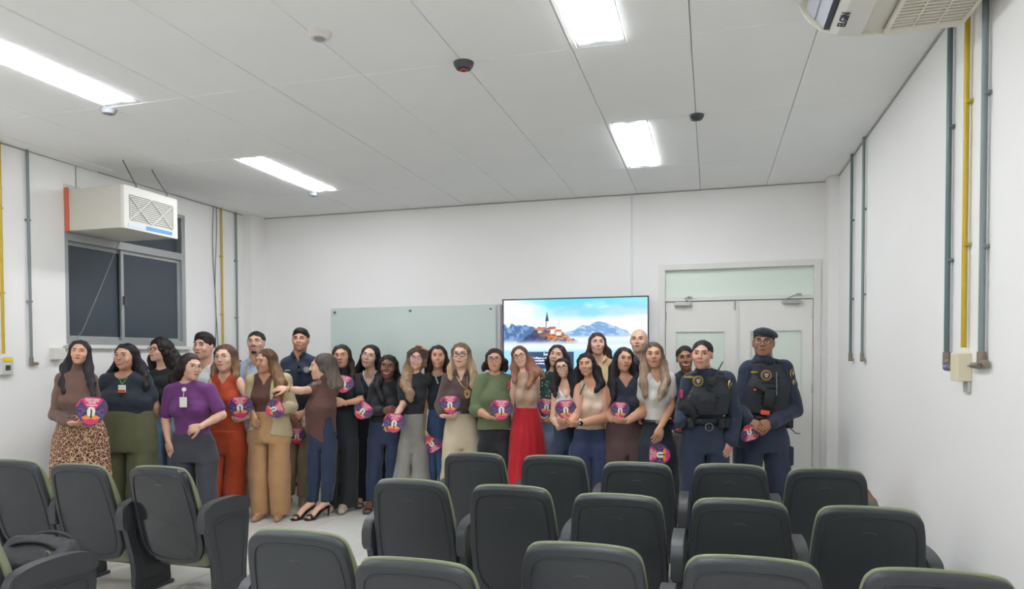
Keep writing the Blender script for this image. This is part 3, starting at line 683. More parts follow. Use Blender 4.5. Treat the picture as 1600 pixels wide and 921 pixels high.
class El:
    def __init__(s, c, r, k=0.02, R=None):
        s.c = np.array(c, float); s.r = np.array(r, float) if hasattr(r, '__len__') else np.array([r]*3, float); s.k = k; s.R = R
        m = s.r if R is None else np.array([max(s.r)]*3); s.lo = s.c-m; s.hi = s.c+m
    def d(s, X, Y, Z):
        x, y, z = X-s.c[0], Y-s.c[1], Z-s.c[2]
        if s.R is not None:
            R = s.R; x, y, z = x*R[0, 0]+y*R[1, 0]+z*R[2, 0], x*R[0, 1]+y*R[1, 1]+z*R[2, 1], x*R[0, 2]+y*R[1, 2]+z*R[2, 2]
        k0 = np.sqrt((x/s.r[0])**2+(y/s.r[1])**2+(z/s.r[2])**2); k1 = np.sqrt((x/s.r[0]**2)**2+(y/s.r[1]**2)**2+(z/s.r[2]**2)**2)+1e-9
        return k0*(k0-1)/k1
class Loft:
    """rows (z, cx, cy, a, b); off grows it; n = superellipse exponent; ripple = (count, amp, phase)"""
    def __init__(s, rows, off=0.0, k=0.02, n=2.0, ripple=None):
        rows = sorted(rows); s.rows = np.array(rows, float); s.off = off; s.k = k; s.n = n; s.rip = ripple
        R = s.rows; e = off+0.03
        s.lo = np.array([(R[:, 1]-R[:, 3]).min()-e, (R[:, 2]-R[:, 4]).min()-e, R[0, 0]-0.02]); s.hi = np.array([(R[:, 1]+R[:, 3]).max()+e, (R[:, 2]+R[:, 4]).max()+e, R[-1, 0]+0.02])
    def d(s, X, Y, Z):
        R = s.rows; z = Z.ravel(); zf = np.linspace(R[0, 0], R[-1, 0], 80)
        ker = np.array([1, 2, 3, 4, 3, 2, 1])/16.0
        def cv(i):
            v = np.interp(zf, R[:, 0], R[:, i]); v = np.convolve(np.pad(v, 3, mode='edge'), ker, 'valid'); return np.interp(z, zf, v).reshape(Z.shape).astype(np.float32)
        cx, cy, a, b = (cv(i) for i in (1, 2, 3, 4)); a = np.maximum(a+s.off, 0.01); b = np.maximum(b+s.off, 0.01)
        x, y = X-cx, Y-cy
        if s.rip:
            th = np.arctan2(y, x); m = 1+s.rip[1]*np.sin(th*s.rip[0]+s.rip[2]+0.8*np.sin(Z*6)); a = a*m; b = b*m
        if s.n == 2: k0 = np.sqrt((x/a)**2+(y/b)**2)
        else: k0 = (np.abs(x/a)**s.n+np.abs(y/b)**s.n)**(1/s.n)
        k1 = np.sqrt((x/a**2)**2+(y/b**2)**2)+1e-6
        d = np.where(k0 > 0.15, k0*(k0-1)/k1 if s.n == 2 else (k0-1)*np.minimum(a, b), -np.minimum(a, b)*0.9)
        return np.maximum(np.maximum(d, Z-R[-1, 0]), R[0, 0]-Z)
class Half:   # keep region where  n.p < c  (used as cutter of the rest)
    def __init__(s, f, k=0.004): s.f = f; s.k = k
def field(adds, cuts, h, pad=2, clip=None):
    lo = np.min([p.lo for p in adds], 0)-h*pad; hi = np.max([p.hi for p in adds], 0)+h*pad
    if clip is not None:
        lo = np.maximum(lo, clip[0]); hi = np.minimum(hi, clip[1])
    n = np.maximum(np.ceil((hi-lo)/h).astype(int)+1, 4)
    ax = [(lo[i]+h*np.arange(n[i])).astype(np.float32) for i in range(3)]
    D = np.full(n, 0.2, np.float32)
    for p in adds:
        m = p.k+2.5*h
        sl = tuple(slice(max(int((p.lo[i]-m-lo[i])/h), 0), max(min(int((p.hi[i]+m-lo[i])/h)+2, n[i]), 1)) for i in range(3))
        X, Y, Z = ax[0][sl[0]][:, None, None], ax[1][sl[1]][None, :, None], ax[2][sl[2]][None, None, :]
        if 0 in (X.size, Y.size, Z.size): continue
        D[sl] = smin(D[sl], p.d(X, Y, Z).astype(np.float32), p.k)
    X, Y, Z = ax[0][:, None, None], ax[1][None, :, None], ax[2][None, None, :]
    for c in cuts:
        if isinstance(c, Half): D = smax(D, c.f(X, Y, Z), c.k)
        else:
            m = c.k+2.5*h
            sl = tuple(slice(max(int((c.lo[i]-m-lo[i])/h), 0), max(min(int((c.hi[i]+m-lo[i])/h)+2, n[i]), 1)) for i in range(3))
            X2, Y2, Z2 = ax[0][sl[0]][:, None, None], ax[1][sl[1]][None, :, None], ax[2][sl[2]][None, None, :]
            if 0 in (X2.size, Y2.size, Z2.size): continue
            D[sl] = smax(D[sl], -c.d(X2, Y2, Z2).astype(np.float32), c.k)
    D[0], D[-1], D[:, 0], D[:, -1], D[:, :, 0], D[:, :, -1] = (0.02,)*6
    return D, lo, h
_ED = [((0, 0, 0), (1, 0, 0)), ((0, 1, 0), (1, 1, 0)), ((0, 0, 1), (1, 0, 1)), ((0, 1, 1), (1, 1, 1)), ((0, 0, 0), (0, 1, 0)), ((1, 0, 0), (1, 1, 0)), ((0, 0, 1), (0, 1, 1)), ((1, 0, 1), (1, 1, 1)), ((0, 0, 0), (0, 0, 1)), ((1, 0, 0), (1, 0, 1)), ((0, 1, 0), (0, 1, 1)), ((1, 1, 0), (1, 1, 1))]
def nets(D, lo, h, relax=1):
    S = D < 0; n = np.array(D.shape)
    c = np.zeros(n-1, np.int8)
    for i in (0, 1):
        for j in (0, 1):
            for k in (0, 1): c += S[i:n[0]-1+i, j:n[1]-1+j, k:n[2]-1+k]
    act = (c > 0) & (c < 8); I = np.argwhere(act); idx = np.full(n-1, -1, np.int32); idx[act] = np.arange(len(I))
    pos = np.zeros((len(I), 3)); cnt = np.zeros(len(I))
    for a, b in _ED:
        A = I+a; B = I+b; da = D[A[:, 0], A[:, 1], A[:, 2]]; db = D[B[:, 0], B[:, 1], B[:, 2]]; m = (da < 0) != (db < 0)
        t = np.where(m, da/np.where(m, da-db, 1), 0)[:, None]
        pos += np.where(m[:, None], np.array(a)+t*(np.array(b)-np.array(a)), 0); cnt += m
    V = lo+h*(I+pos/cnt[:, None]); F = []
    for ax, (u, v) in ((0, (1, 2)), (1, (2, 0)), (2, (0, 1))):
        sl0 = [slice(None)]*3; sl1 = [slice(None)]*3; sl0[ax] = slice(0, -1); sl1[ax] = slice(1, None)
        A, B = S[tuple(sl0)], S[tuple(sl1)]; E = np.argwhere(A != B)
        ok = (E[:, u] > 0) & (E[:, v] > 0) & (E[:, u] < n[u]-1) & (E[:, v] < n[v]-1); E = E[ok]
        fl_ = A[E[:, 0], E[:, 1], E[:, 2]]
        du = np.zeros(3, int); du[u] = 1; dv = np.zeros(3, int); dv[v] = 1
        q = [idx[tuple((E-o).T)] for o in (du+dv, dv, np.zeros(3, int), du)]
        Q = np.stack(q, 1); Q = np.where(fl_[:, None], Q, Q[:, ::-1]); F.append(Q)
    F = np.concatenate(F); F = F[(F >= 0).all(1)]
    for _ in range(relax):
        acc = np.zeros_like(V); w_ = np.zeros(len(V))
        for a, b in ((0, 1), (1, 2), (2, 3), (3, 0)):
            for p, q in ((a, b), (b, a)):
                for k in range(3): acc[:, k] += np.bincount(F[:, p], V[F[:, q], k], len(V))
                w_ += np.bincount(F[:, p], minlength=len(V))
        V = V*0.5+0.5*acc/np.maximum(w_, 1)[:, None]
    return V, F
def normals(V, F):
    n = np.cross(V[F[:, 2]]-V[F[:, 0]], V[F[:, 3]]-V[F[:, 1]]); N = np.zeros_like(V)
    for k in range(4):
        for j in range(3): N[:, j] += np.bincount(F[:, k], n[:, j], len(V))
    return N/np.maximum(np.linalg.norm(N, axis=1), 1e-9)[:, None]
def surf(adds, cuts, h, relax=1, wr=None, clip=None):
    V, F = nets(*field(adds, cuts, h, clip=clip), relax=relax)
    if wr and len(V):
        N = normals(V, F)
        for amp, fx, fy, fz, off in wr:
            nn = noise3(V, fx, fy, fz, off); V = V+N*(abs(amp)*(nn if amp > 0 else nn*0.6+0.5))[:, None]
    return V, F
def np_mesh(name, parts, parent, m, smooth=True):
    Vs, Fs, o = [], [], 0
    for V, F in parts:
        if len(V) == 0: continue
        Vs.append(V); Fs.append(F+o); o += len(V)
    V = np.concatenate(Vs).astype(np.float32); F = np.concatenate(Fs).astype(np.int32)
    me = bpy.data.meshes.new(name); me.vertices.add(len(V)); me.vertices.foreach_set('co', V.ravel())
    me.loops.add(F.size); me.loops.foreach_set('vertex_index', F.ravel()); me.polygons.add(len(F))
    me.polygons.foreach_set('loop_start', (np.arange(len(F))*4).astype(np.int32)); me.update(calc_edges=True)
    if smooth: me.polygons.foreach_set('use_smooth', np.ones(len(F), bool))
    return link_mesh(name, me, parent, m)
def tube_np(pts, rad, n=8, flat=1.0, U=None):
    """quad tube with tapered closed ends; rad per point (r) or (ra, rb) with U the direction of ra"""
    pts = np.array(pts, float); m = len(pts); V = []; prev = U if U is not None else np.array([0.3, 0.2, 1.0])
    P = [pts[0]]+list(pts)+[pts[-1]]; R = [0.02]+[1]*m+[0.02]; ids = [0]+list(range(m))+[m-1]
    for q, s_, i in zip(P, R, ids):
        t = pts[min(i+1, m-1)]-pts[max(i-1, 0)]; t = t/(np.linalg.norm(t)+1e-9)
        x = prev-t*(prev@t); x /= np.linalg.norm(x)+1e-9; y = np.cross(t, x)
        r = rad[i] if hasattr(rad, '__len__') else rad; ra, rb = r if hasattr(r, '__len__') else (r, r)
        a = np.linspace(0, 2*PI, n, endpoint=False)
        V.append(q+s_*(np.outer(np.cos(a), x)*ra+np.outer(np.sin(a), y)*rb))
    V = np.concatenate(V); F = []
    for i in range(len(P)-1):
        for k in range(n): F.append((i*n+k, i*n+(k+1) % n, (i+1)*n+(k+1) % n, (i+1)*n+k))
    return V, np.array(F)
def hand_np(w, u, nrm, side, curl=0.5, sc=1.0, spread=0.0, point=False):
    """palm, four jointed fingers and a thumb; w wrist, u towards the fingers, nrm = back of the hand"""
    w = np.array(w, float); u = np.array(u, float); u /= np.linalg.norm(u); nrm = np.array(nrm, float); nrm -= u*(nrm@u); nrm /= np.linalg.norm(nrm)
    lat = np.cross(u, nrm)*side; out = []
    P = [w-u*0.03*sc, w, w+u*0.03*sc, w+u*0.06*sc, w+u*0.088*sc]
    out.append(tube_np(P, [(0.024*sc, 0.019*sc), (0.027*sc, 0.018*sc), (0.037*sc, 0.017*sc), (0.041*sc, 0.0145*sc), (0.039*sc, 0.011*sc)], n=12, U=lat))
    for i, (o, L, r) in enumerate(((0.030, 0.068, 0.0092), (0.0105, 0.077, 0.0095), (-0.0095, 0.072, 0.0090), (-0.0285, 0.056, 0.0080))):
        b = w+u*(0.080-0.004*abs(i-1.3))*sc+lat*o*sc; d = u+lat*spread*(1.5-i)*0.3; d /= np.linalg.norm(d); pts = [b-d*0.012]
        c = curl*(0.9+0.12*i); 
        if point and i == 0: c = 0.08
        cur = b; an = 0.0
        for s_, l in enumerate((0.45, 0.31, 0.24)):
            an += c*(0.75, 1.0, 0.7)[s_]; dd = d*math.cos(an)-nrm*math.sin(an); 
            pts.append(cur.copy()); cur = cur+dd*L*l*sc
        pts.append(cur)
        out.append(tube_np(pts, [r*sc, r*1.03*sc, r*0.97*sc, r*0.9*sc, r*0.78*sc], n=8, U=lat))
    b = w+u*0.022*sc+lat*0.026*sc; d1 = u*0.72+lat*0.62-nrm*0.35; d1 /= np.linalg.norm(d1); d2 = u*0.9+lat*0.12-nrm*0.5; d2 /= np.linalg.norm(d2)
    p1 = b+d1*0.038*sc; p2 = p1+(d1+d2)/2*0.032*sc; p3 = p2+d2*0.026*sc
    out.append(tube_np([b-d1*0.01, b, p1, p2, p3], [0.012*sc, 0.0155*sc, 0.0118*sc, 0.0105*sc, 0.0085*sc], n=8, U=nrm))
    return out

SKINS = {'rosy': (208, 156, 134), 'light': (218, 172, 148), 'fair': (224, 180, 158), 'tan': (204, 152, 124), 'brown': (160, 112, 88), 'dark': (118, 78, 60)}
def skin_mat(k): return mat('skin_'+k, SKINS[k], 0.5, var=0.035, vscale=14, bump=0.03, bscale=200)
def hair_mat(col, curly=False):
    nm = 'hair_%d_%d_%d%s' % (*col, '_curly' if curly else '')
    if nm in MATS: return MATS[nm]
    return mat(nm, col, 0.55, spec=0.3, var=0.35, vscale=26 if not curly else 40, bump=0.35, bscale=60, stretch=(1.6, 1.6, 0.16) if not curly else (1, 1, 0.6))
def hair_mat2(c0, c1, zmid):
    """darker roots, lighter lengths (a dye of the hair itself)"""
    nm = 'hair_two_tone_%d_%d_%d' % c1
    if nm in MATS: return MATS[nm]
    m = hair_mat(c1).copy(); m.name = nm; nt = m.node_tree; N = nt.nodes
    sc = [n for n in N if n.type == 'VECT_MATH'][0]; tc = [n for n in N if n.type == 'TEX_COORD'][0]
    sx = N.new('ShaderNodeSeparateXYZ'); nt.links.new(tc.outputs['Object'], sx.inputs[0])
    mr = N.new('ShaderNodeMapRange'); mr.inputs[1].default_value = zmid-0.05; mr.inputs[2].default_value = zmid+0.06; nt.links.new(sx.outputs['Z'], mr.inputs[0])
    mx = N.new('ShaderNodeMix'); mx.data_type = 'RGBA'; mx.inputs[6].default_value = rgb(c1); mx.inputs[7].default_value = rgb(c0)
    nt.links.new(mr.outputs[0], mx.inputs[0]); nt.links.new(mx.outputs[2], sc.inputs[0]); MATS[nm] = m; return m
M_white_eye = mat('eye_white', (226, 218, 212), 0.3); M_iris = mat('iris_dark', (44, 28, 20), 0.2); M_lash = mat('lash', (30, 22, 20), 0.6)
M_teeth = mat('teeth', (236, 228, 216), 0.25); M_mouth = mat('mouth_dark', (70, 30, 30), 0.6)
M_lens = bpy.data.materials.new('spectacle_lens'); M_lens.use_nodes = True
_nt = M_lens.node_tree; _p = _nt.nodes['Principled BSDF']; _p.inputs['Roughness'].default_value = 0.05; _p.inputs['Base Color'].default_value = (0.8, 0.85, 0.9, 1)
_tr = _nt.nodes.new('ShaderNodeBsdfTransparent'); _mx = _nt.nodes.new('ShaderNodeMixShader'); _mx.inputs[0].default_value = 0.05
_nt.links.new(_tr.outputs[0], _mx.inputs[1]); _nt.links.new(_p.outputs[0], _mx.inputs[2]); _nt.links.new(_mx.outputs[0], _nt.nodes['Material Output'].inputs['Surface'])

def build_person(S):
    d = S['d']; sk = S['skin']; msk = skin_mat(sk); sex = S.get('sex', 'f'); W = S.get('w', 1.0)
    bx = S['x']; b = at(bx, 560, d); base = np.array([b[0], b[1], 0.0])
    ex = np.array([math.cos(YAW), math.sin(YAW), 0]); ey = np.array([-math.sin(YAW), math.cos(YAW), 0]); B = np.stack([ex, ey, np.array([0, 0, 1.0])])
    def L(x, y, dy=0.0): return B @ (at(x, y, d+dy)-base)
    root = empty('person', tuple(base), YAW, label=S['label'], cat='person', group='people standing in the group photo')
    s = d/F_PX
    # --- head frame
    hx, htop, hchin, yaw, roll, pitch = S['head']; hchin -= 3.5
    up_ = S.get('lift', 7.0)*6.5/d
    for k_ in ('sl', 'sr', 'neck'): q_ = S[k_]; S[k_] = (q_[0], q_[1]-up_*(1.0 if k_ == 'neck' else 0.9))+tuple(q_[2:])
    yaw, roll, pitch = math.radians(yaw), math.radians(roll), math.radians(pitch)
    hs = (hchin-htop)*s/0.232*S.get('hk', 1.0); hc = L(hx, htop*0.475+hchin*0.525, S.get('hdy', -0.03))
    cy_, sy_, cr_, sr_, cp_, sp_ = math.cos(yaw), math.sin(yaw), math.cos(roll), math.sin(roll), math.cos(-pitch), math.sin(-pitch)
    Rz = np.array([[cy_, -sy_, 0], [sy_, cy_, 0], [0, 0, 1]]); Ry = np.array([[cr_, 0, sr_], [0, 1, 0], [-sr_, 0, cr_]]); Rx = np.array([[1, 0, 0], [0, cp_, -sp_], [0, sp_, cp_]])
    R = Ry @ Rz @ Rx
    hv = np.array([hs*S.get('hw', 1.10 if S.get('sex') == 'm' else 1.02), hs, hs])
    toH = lambda p: (np.array(p)-hc) @ R/hv
    toP = lambda V: (np.asarray(V)*hv) @ R.T+hc
    NB = L(*S['neck'], 0.015) if len(S['neck']) == 2 else L(*S['neck'])
    sl, sr = L(*S['sl']), L(*S['sr']); _m = (sr-sl)*0.045*(1 if S.get('br', 0.6) < 0.7 else 0.4); sl = sl+_m; sr = sr-_m; sl[2] -= 0.006; sr[2] -= 0.006
    # --- torso rows
    br = S.get('br', 0.62); rows = []
    for q in S['rows']:
        y, xl, xr = q[:3]; k = q[3] if len(q) > 3 else br; dy = q[4] if len(q) > 4 else 0.0
        A, Z = L(xl, y, dy), L(xr, y, dy); a = (Z[0]-A[0])/2; rows.append((A[2], (A[0]+Z[0])/2, dy, a, min(max(a*k, 0.075), 0.19)))
    rows.sort(); zsh = (sl[2]+sr[2])/2; hw = (sr[0]-sl[0])/2; cxs = (sl[0]+sr[0])/2
    rows_t = [q for q in rows if q[0] < zsh-0.05]+[(zsh-0.045, cxs, 0.0, hw*0.97, 0.088), (zsh+0.0, cxs*0.7+NB[0]*0.3, 0.005, hw*0.78, 0.068), (zsh+0.028, NB[0], 0.01, 0.072, 0.055)]
    # --- arms
    arms = {}
    for side in ('L', 'R'):
        a = S.get('arm'+side)
        if not a: continue
        sh = sl if side == 'L' else sr; e = L(*a['e']); wr = L(*a['w']) if 'w' in a else None
        arms[side] = (sh, e, wr, a)
    ru, re, rw = 0.0415*W, 0.0345*W, 0.0245*(0.5+0.5*W)
    def arm_prims(off, tmax, offs2=None):
        out = []
        for side, (sh, e, wr, a) in arms.items():
            k = a.get('k', 1.0)
            if tmax <= 1: out.append(Rc(sh, sh+(e-sh)*tmax, ru*k+off, (ru+(re-ru)*tmax)*k+off+(offs2 or 0), 0.014))
            else:
                out.append(Rc(sh, e, ru*k+off, re*k+off+0.002, 0.014))
                if wr is not None:
                    t = min(tmax-1, 1); out.append(Rc(e, e+(wr-e)*t, re*k+off+0.002, (re+(rw-re)*t)*k+off+(offs2 or 0), 0.010))
        return out
    # --- body (skin)
    sleeve = S.get('sleeve', 1.0); hidden_arms = sleeve > 1.9
    adds = [Loft([q for q in rows_t if q[0] > zsh-0.42], -0.014)]+[Rc(NB-np.array([0, 0, 0.012]), sh*0.92+NB*0.08, 0.042, 0.040*W, 0.03) for sh in (sl, sr)]
    nk = 0.047 if sex == 'f' else 0.06; hb = toP((0, 0.018, -0.045)); adds.append(Rc(NB-np.array([0, -0.008, 0.02]), hb, nk*0.98*hs, nk*hs, 0.03))
    for side, (sh, e, wr, a) in arms.items():
        k = a.get('k', 1.0); adds.append(Rc(sh, e, ru*k-(0.006 if hidden_arms else 0), re*k-(0.006 if hidden_arms else 0), 0.014))
        if wr is not None:
            mid = e+(wr-e)*0.35; adds += [Rc(e, mid, re*k*0.97, re*k*0.96, 0.015), Rc(mid, wr, re*k*0.96, rw*k, 0.015)]
    if sex == 'f' and S.get('bust', 1) > 0:
        bz = zsh-0.165; bcx = np.interp(bz, [q[0] for q in rows_t], [q[1] for q in rows_t]); bb = np.interp(bz, [q[0] for q in rows_t], [q[4] for q in rows_t]); ba = np.interp(bz, [q[0] for q in rows_t], [q[3] for q in rows_t])
        bk = S.get('bust', 1.0)*0.82; tw = S.get('tw', 0.0)
        busts = lambda off: [El((bcx+s_*ba*0.47+tw*0.5, -bb*0.62, bz), (ba*0.46+off, 0.062*bk+off+0.01, 0.068*bk+off), 0.045) for s_ in (-1, 1)]
        adds += busts(-0.014)
    else: busts = lambda off: []
    body = [surf(adds, [], 0.0092)]
    # --- head
    male = sex == 'm'; fw = S.get('fw', 1.0)
    ch_ = toH(NB)
    A = [El((0, 0.022, 0.030), (0.073, 0.092, 0.078), 0.02), El((0, -0.022, -0.022), (0.0615*fw, 0.064, 0.085), 0.03), El((0, -0.032, -0.072), ((0.047 if male else 0.042)*fw, 0.048, 0.038), 0.03),
         El((0, -0.070, -0.097), (0.018, 0.015, 0.016), 0.025), Rc((-0.034, -0.080, 0.030), (0.034, -0.080, 0.030), 0.008, 0.008, 0.02),
         Rc((0, -0.086, 0.018), (0, -0.106, -0.022), 0.0065, 0.0105, 0.012), El((-0.011, -0.098, -0.025), (0.008, 0.009, 0.007), 0.006), El((0.011, -0.098, -0.025), (0.008, 0.009, 0.007), 0.006),
         El((0, -0.078, -0.058), (0.027, 0.013, 0.018), 0.018)]
    for s_ in (-1, 1):
        A += [El((s_*0.037*fw, -0.062, -0.026), (0.024, 0.024, 0.024), 0.02), El((s_*0.0745, 0.012, -0.006), (0.0075, 0.017, 0.030), 0.008)]
    cuts = [El((s_*0.031, -0.101, 0.008), (0.017, 0.018, 0.010), 0.014) for s_ in (-1, 1)]
    A.append(Rc((0, 0.018, -0.05), ch_, nk, nk*1.05, 0.03))
    Vh, Fh = surf(A, cuts, 0.0052, relax=1)
    fronty = lambda x, z: (lambda m: Vh[m, 1].min() if m.any() else -0.085)((np.abs(Vh[:, 0]-x) < 0.006) & (np.abs(Vh[:, 2]-z) < 0.006))
    body.append((toP(Vh), Fh))
    # --- hands
    for side, (sh, e, wr, a) in arms.items():
        if wr is None or 'h' not in a: continue
        tip = L(*a['h']); u = tip-wr; nr = a.get('n', (0, -0.45, -0.85)); body += hand_np(wr, u, nr, (1 if side == 'L' else -1)*a.get('flip', 1), a.get('curl', 0.55), a.get('hsc', 1.0)*(1.0 if sex == 'f' else 1.1), point=a.get('point', False))
    for f in S.get('feet', []):
        p = L(*f[:2]); fz = p.copy(); yaw_f = f[2]; heel = f[3]
        dr_ = np.array([math.sin(yaw_f), -math.cos(yaw_f), 0])
        hipz = rows[0][0]; body.append(tube_np([[rows[0][1]*0.3+p[0]*0.7, 0.0, hipz], [p[0]*0.97+rows[0][1]*0.03, p[1]*0.5, hipz*0.55], [p[0], p[1], 0.20], [p[0], p[1], 0.11], [p[0], p[1], 0.06+heel*0.8]], [0.035, 0.032, 0.029, 0.027, 0.033], n=10))
        body.append(tube_np([np.array([p[0], p[1], 0.045+heel])-dr_*0.035, np.array([p[0], p[1], 0.05+heel]), np.array([p[0], p[1], 0.045+heel*0.5])+dr_*0.09, np.array([p[0], p[1], 0.024])+dr_*0.155, np.array([p[0], p[1], 0.022])+dr_*0.19], [(0.026, 0.028), (0.032, 0.034), (0.036, 0.026), (0.040, 0.018), (0.034, 0.012)], n=10, U=np.cross(dr_, [0, 0, 1.0])))
        mb = MB(); side_ = np.cross(dr_, [0, 0, 1.0])
        sole = [np.array([p[0], p[1], 0])-dr_*0.05+np.array([0, 0, 0.012+heel]), np.array([p[0], p[1], 0])+dr_*0.03+np.array([0, 0, 0.012+heel*0.75]), np.array([p[0], p[1], 0])+dr_*0.13+np.array([0, 0, 0.010]), np.array([p[0], p[1], 0])+dr_*0.21+np.array([0, 0, 0.010])]
        V1, F1 = tube_np(sole, [(0.028, 0.007), (0.030, 0.007), (0.042, 0.008), (0.034, 0.008)], n=10, U=side_)
        parts = [(V1, F1)]
        if heel > 0.02: parts.append(tube_np([sole[0]+dr_*0.01, np.array([p[0], p[1], 0.005])-dr_*0.035], [0.012, 0.006], n=8))
        st = []
        for tt in (0.125, 0.16):
            c0 = np.array([p[0], p[1], 0.018])+dr_*tt; st.append(tube_np([c0+side_*0.043, c0+side_*0.03+np.array([0, 0, 0.025]), c0+np.array([0, 0, 0.034]), c0-side_*0.03+np.array([0, 0, 0.025]), c0-side_*0.043], [(0.016, 0.004)]*5, n=8, U=dr_))
        if heel > 0.02:
            ah = 0.10+heel*0.6; st.append(tube_np([np.array([p[0], p[1], ah])+0.035*(math.cos(q)*side_+math.sin(q)*dr_) for q in np.linspace(0, 2*PI, 12)], 0.004, n=6))
        np_mesh('sandal', parts+st, root, mat('shoe_%d_%d_%d' % f[4], f[4], 0.4))
    bo = np_mesh('body', body, root, msk)
    # --- face features
    face = empty('face'); face.parent = root
    Mh = Matrix([[*(R[i]*hv), hc[i]] for i in range(3)]+[[0, 0, 0, 1]])
    face.matrix_local = Mh
    eo = S.get('eyes', 0.8); ez = 0.006
    browc = S.get('brow', (50, 36, 30)); mbr = mat('brow_%d_%d_%d' % browc, browc, 0.8)
    for s_ in (-1, 1):
        ex_ = s_*0.031; y0 = fronty(ex_, ez)
        mb = MB(); n = 12
        if eo > 0.15:
            mb.mi = 0; mb.sph((ex_, y0+0.006, ez), (0.0145, 0.0085, 0.0082*eo), n=12)
            mb.mi = 1; mb.sph((ex_+S.get('look', 0)*0.004, y0+0.001, ez), (0.0062, 0.0045, min(0.0062, 0.0078*eo)), n=10)
        mb.mi = 2; mb.tube([(ex_+0.0165*t, y0-0.0015+0.006*t*t, ez+0.0075*eo*(1-t*t)+0.001) for t in np.linspace(-1, 1, 7)], [0.0008, 0.0018, 0.0022, 0.0024, 0.0022, 0.0018, 0.0008], n=6)
        if eo <= 0.3: mb.tube([(ex_+0.015*t, y0+0.006*t*t, ez-0.003*(1-t*t)) for t in np.linspace(-1, 1, 7)], 0.001, n=5)
        mb.build('eye', [M_white_eye, M_iris, M_lash], face, smooth=True, angle=None)
        yb = fronty(s_*0.033, 0.030)
        bt = 0.0034 if male else 0.0026
        mb = MB(); mb.tube([(s_*(0.013+0.038*t), fronty(s_*(0.013+0.038*t), 0.03)-0.001, 0.0295+0.0045*math.sin(t*2.7)) for t in np.linspace(0, 1, 6)], [bt*0.8, bt*1.1, bt*1.1, bt, bt*0.7, bt*0.4], n=6)
        mb.build('eyebrow', mbr, face, smooth=True, angle=None)
    sm = S.get('smile', 1); lipc = S.get('lip', (166, 84, 84)); mlip = mat('lips_%d_%d_%d' % lipc, lipc, 0.4)
    mw = 0.023+0.006*min(sm, 2); up = 0.004*sm; gap = (0.0, 0.0, 0.0048)[min(sm, 2)]
    if S.get('open'): gap *= 1.5
    def mline(zoff, k=1.0): return [(mw*t*k, fronty(mw*t*k, -0.058)-0.0012+0.002*t*t, -0.057+up*(t*t)*1.4-up*0.5+zoff*(1-t*t)) for t in np.linspace(-1, 1, 9)]
    tp = [0.001, 0.0022, 0.003, 0.0034, 0.0030, 0.0034, 0.003, 0.0022, 0.001]
    mb = MB(); mb.tube(mline(gap+0.003), tp, n=6); mb.tube(mline(-gap-0.0035), [q*1.15 for q in tp], n=6); mb.build('lips', mlip, face, smooth=True, angle=None)
    if gap > 0:
        mb = MB(); mb.tube(mline(0.0, 0.9), [q*(1.25 if S.get('open') else 1.05)*gap/0.0048*0.95 for q in tp], n=6); mb.build('teeth', M_teeth, face, smooth=True, angle=None)
    else:
        mb = MB(); mb.tube([(x, y-0.0018, z) for x, y, z in mline(0.0, 0.95)], [q*0.3 for q in tp], n=5); mb.build('mouth_line', M_mouth, face, smooth=True, angle=None)
    if S.get('beard'):
        bc = S['beard']; V, F = surf([Rc((-0.022, -0.090, -0.043), (0.022, -0.090, -0.043), 0.0055, 0.0055, 0.004), El((0, -0.073, -0.100), (0.026, 0.021, 0.018), 0.01)], [], 0.0045, wr=[(0.0015, 120, 120, 120, 3)])
        np_mesh('beard', [(V, F)], face, hair_mat(bc))
    # --- glasses
    if S.get('glasses'):
        gc, gr = S['glasses']; gm = mat('spectacle_%d_%d_%d' % gc, gc, 0.35)
        gl = empty('eyeglasses'); gl.parent = root; gl.matrix_local = Mh
        yg = min(fronty(s_*0.03, 0.0) for s_ in (-1, 1)); yg = min(yg, fronty(0, 0.008)+0.003)-0.006; mb = MB()
        for s_ in (-1, 1):
            mb.tube([(s_*0.0315+0.0235*np.sign(math.cos(a))*abs(math.cos(a))**0.7, yg+0.010*abs((s_*0.0315+0.0235*math.cos(a))/0.055)**2, 0.003+0.0175*np.sign(math.sin(a))*abs(math.sin(a))**0.75) for a in np.linspace(0, 2*PI, 20, endpoint=False)], gr, n=6, closed=True)
            mb.tube([(s_*0.055, yg+0.010, 0.010), (s_*0.074, yg+0.04, 0.011), (s_*0.080, -0.01, 0.008), (s_*0.079, 0.012, 0.003)], gr*0.9, n=6)
        mb.tube([(-0.009, yg+0.001, 0.008), (0, yg-0.002, 0.011), (0.009, yg+0.001, 0.008)], gr, n=6)
        mb.build('rim', gm, gl, smooth=True, angle=None)
        for s_ in (-1, 1):
            mb = MB(); c = [(s_*0.0315+0.022*np.sign(math.cos(a))*abs(math.cos(a))**0.7, 0.003+0.0165*np.sign(math.sin(a))*abs(math.sin(a))**0.75) for a in np.linspace(0, 2*PI, 16, endpoint=False)]
            mb.prism(c, yg+0.003, yg+0.0042, 'y'); mb.build('lens', M_lens, gl)
    # --- hair
    hr = S.get('hair')
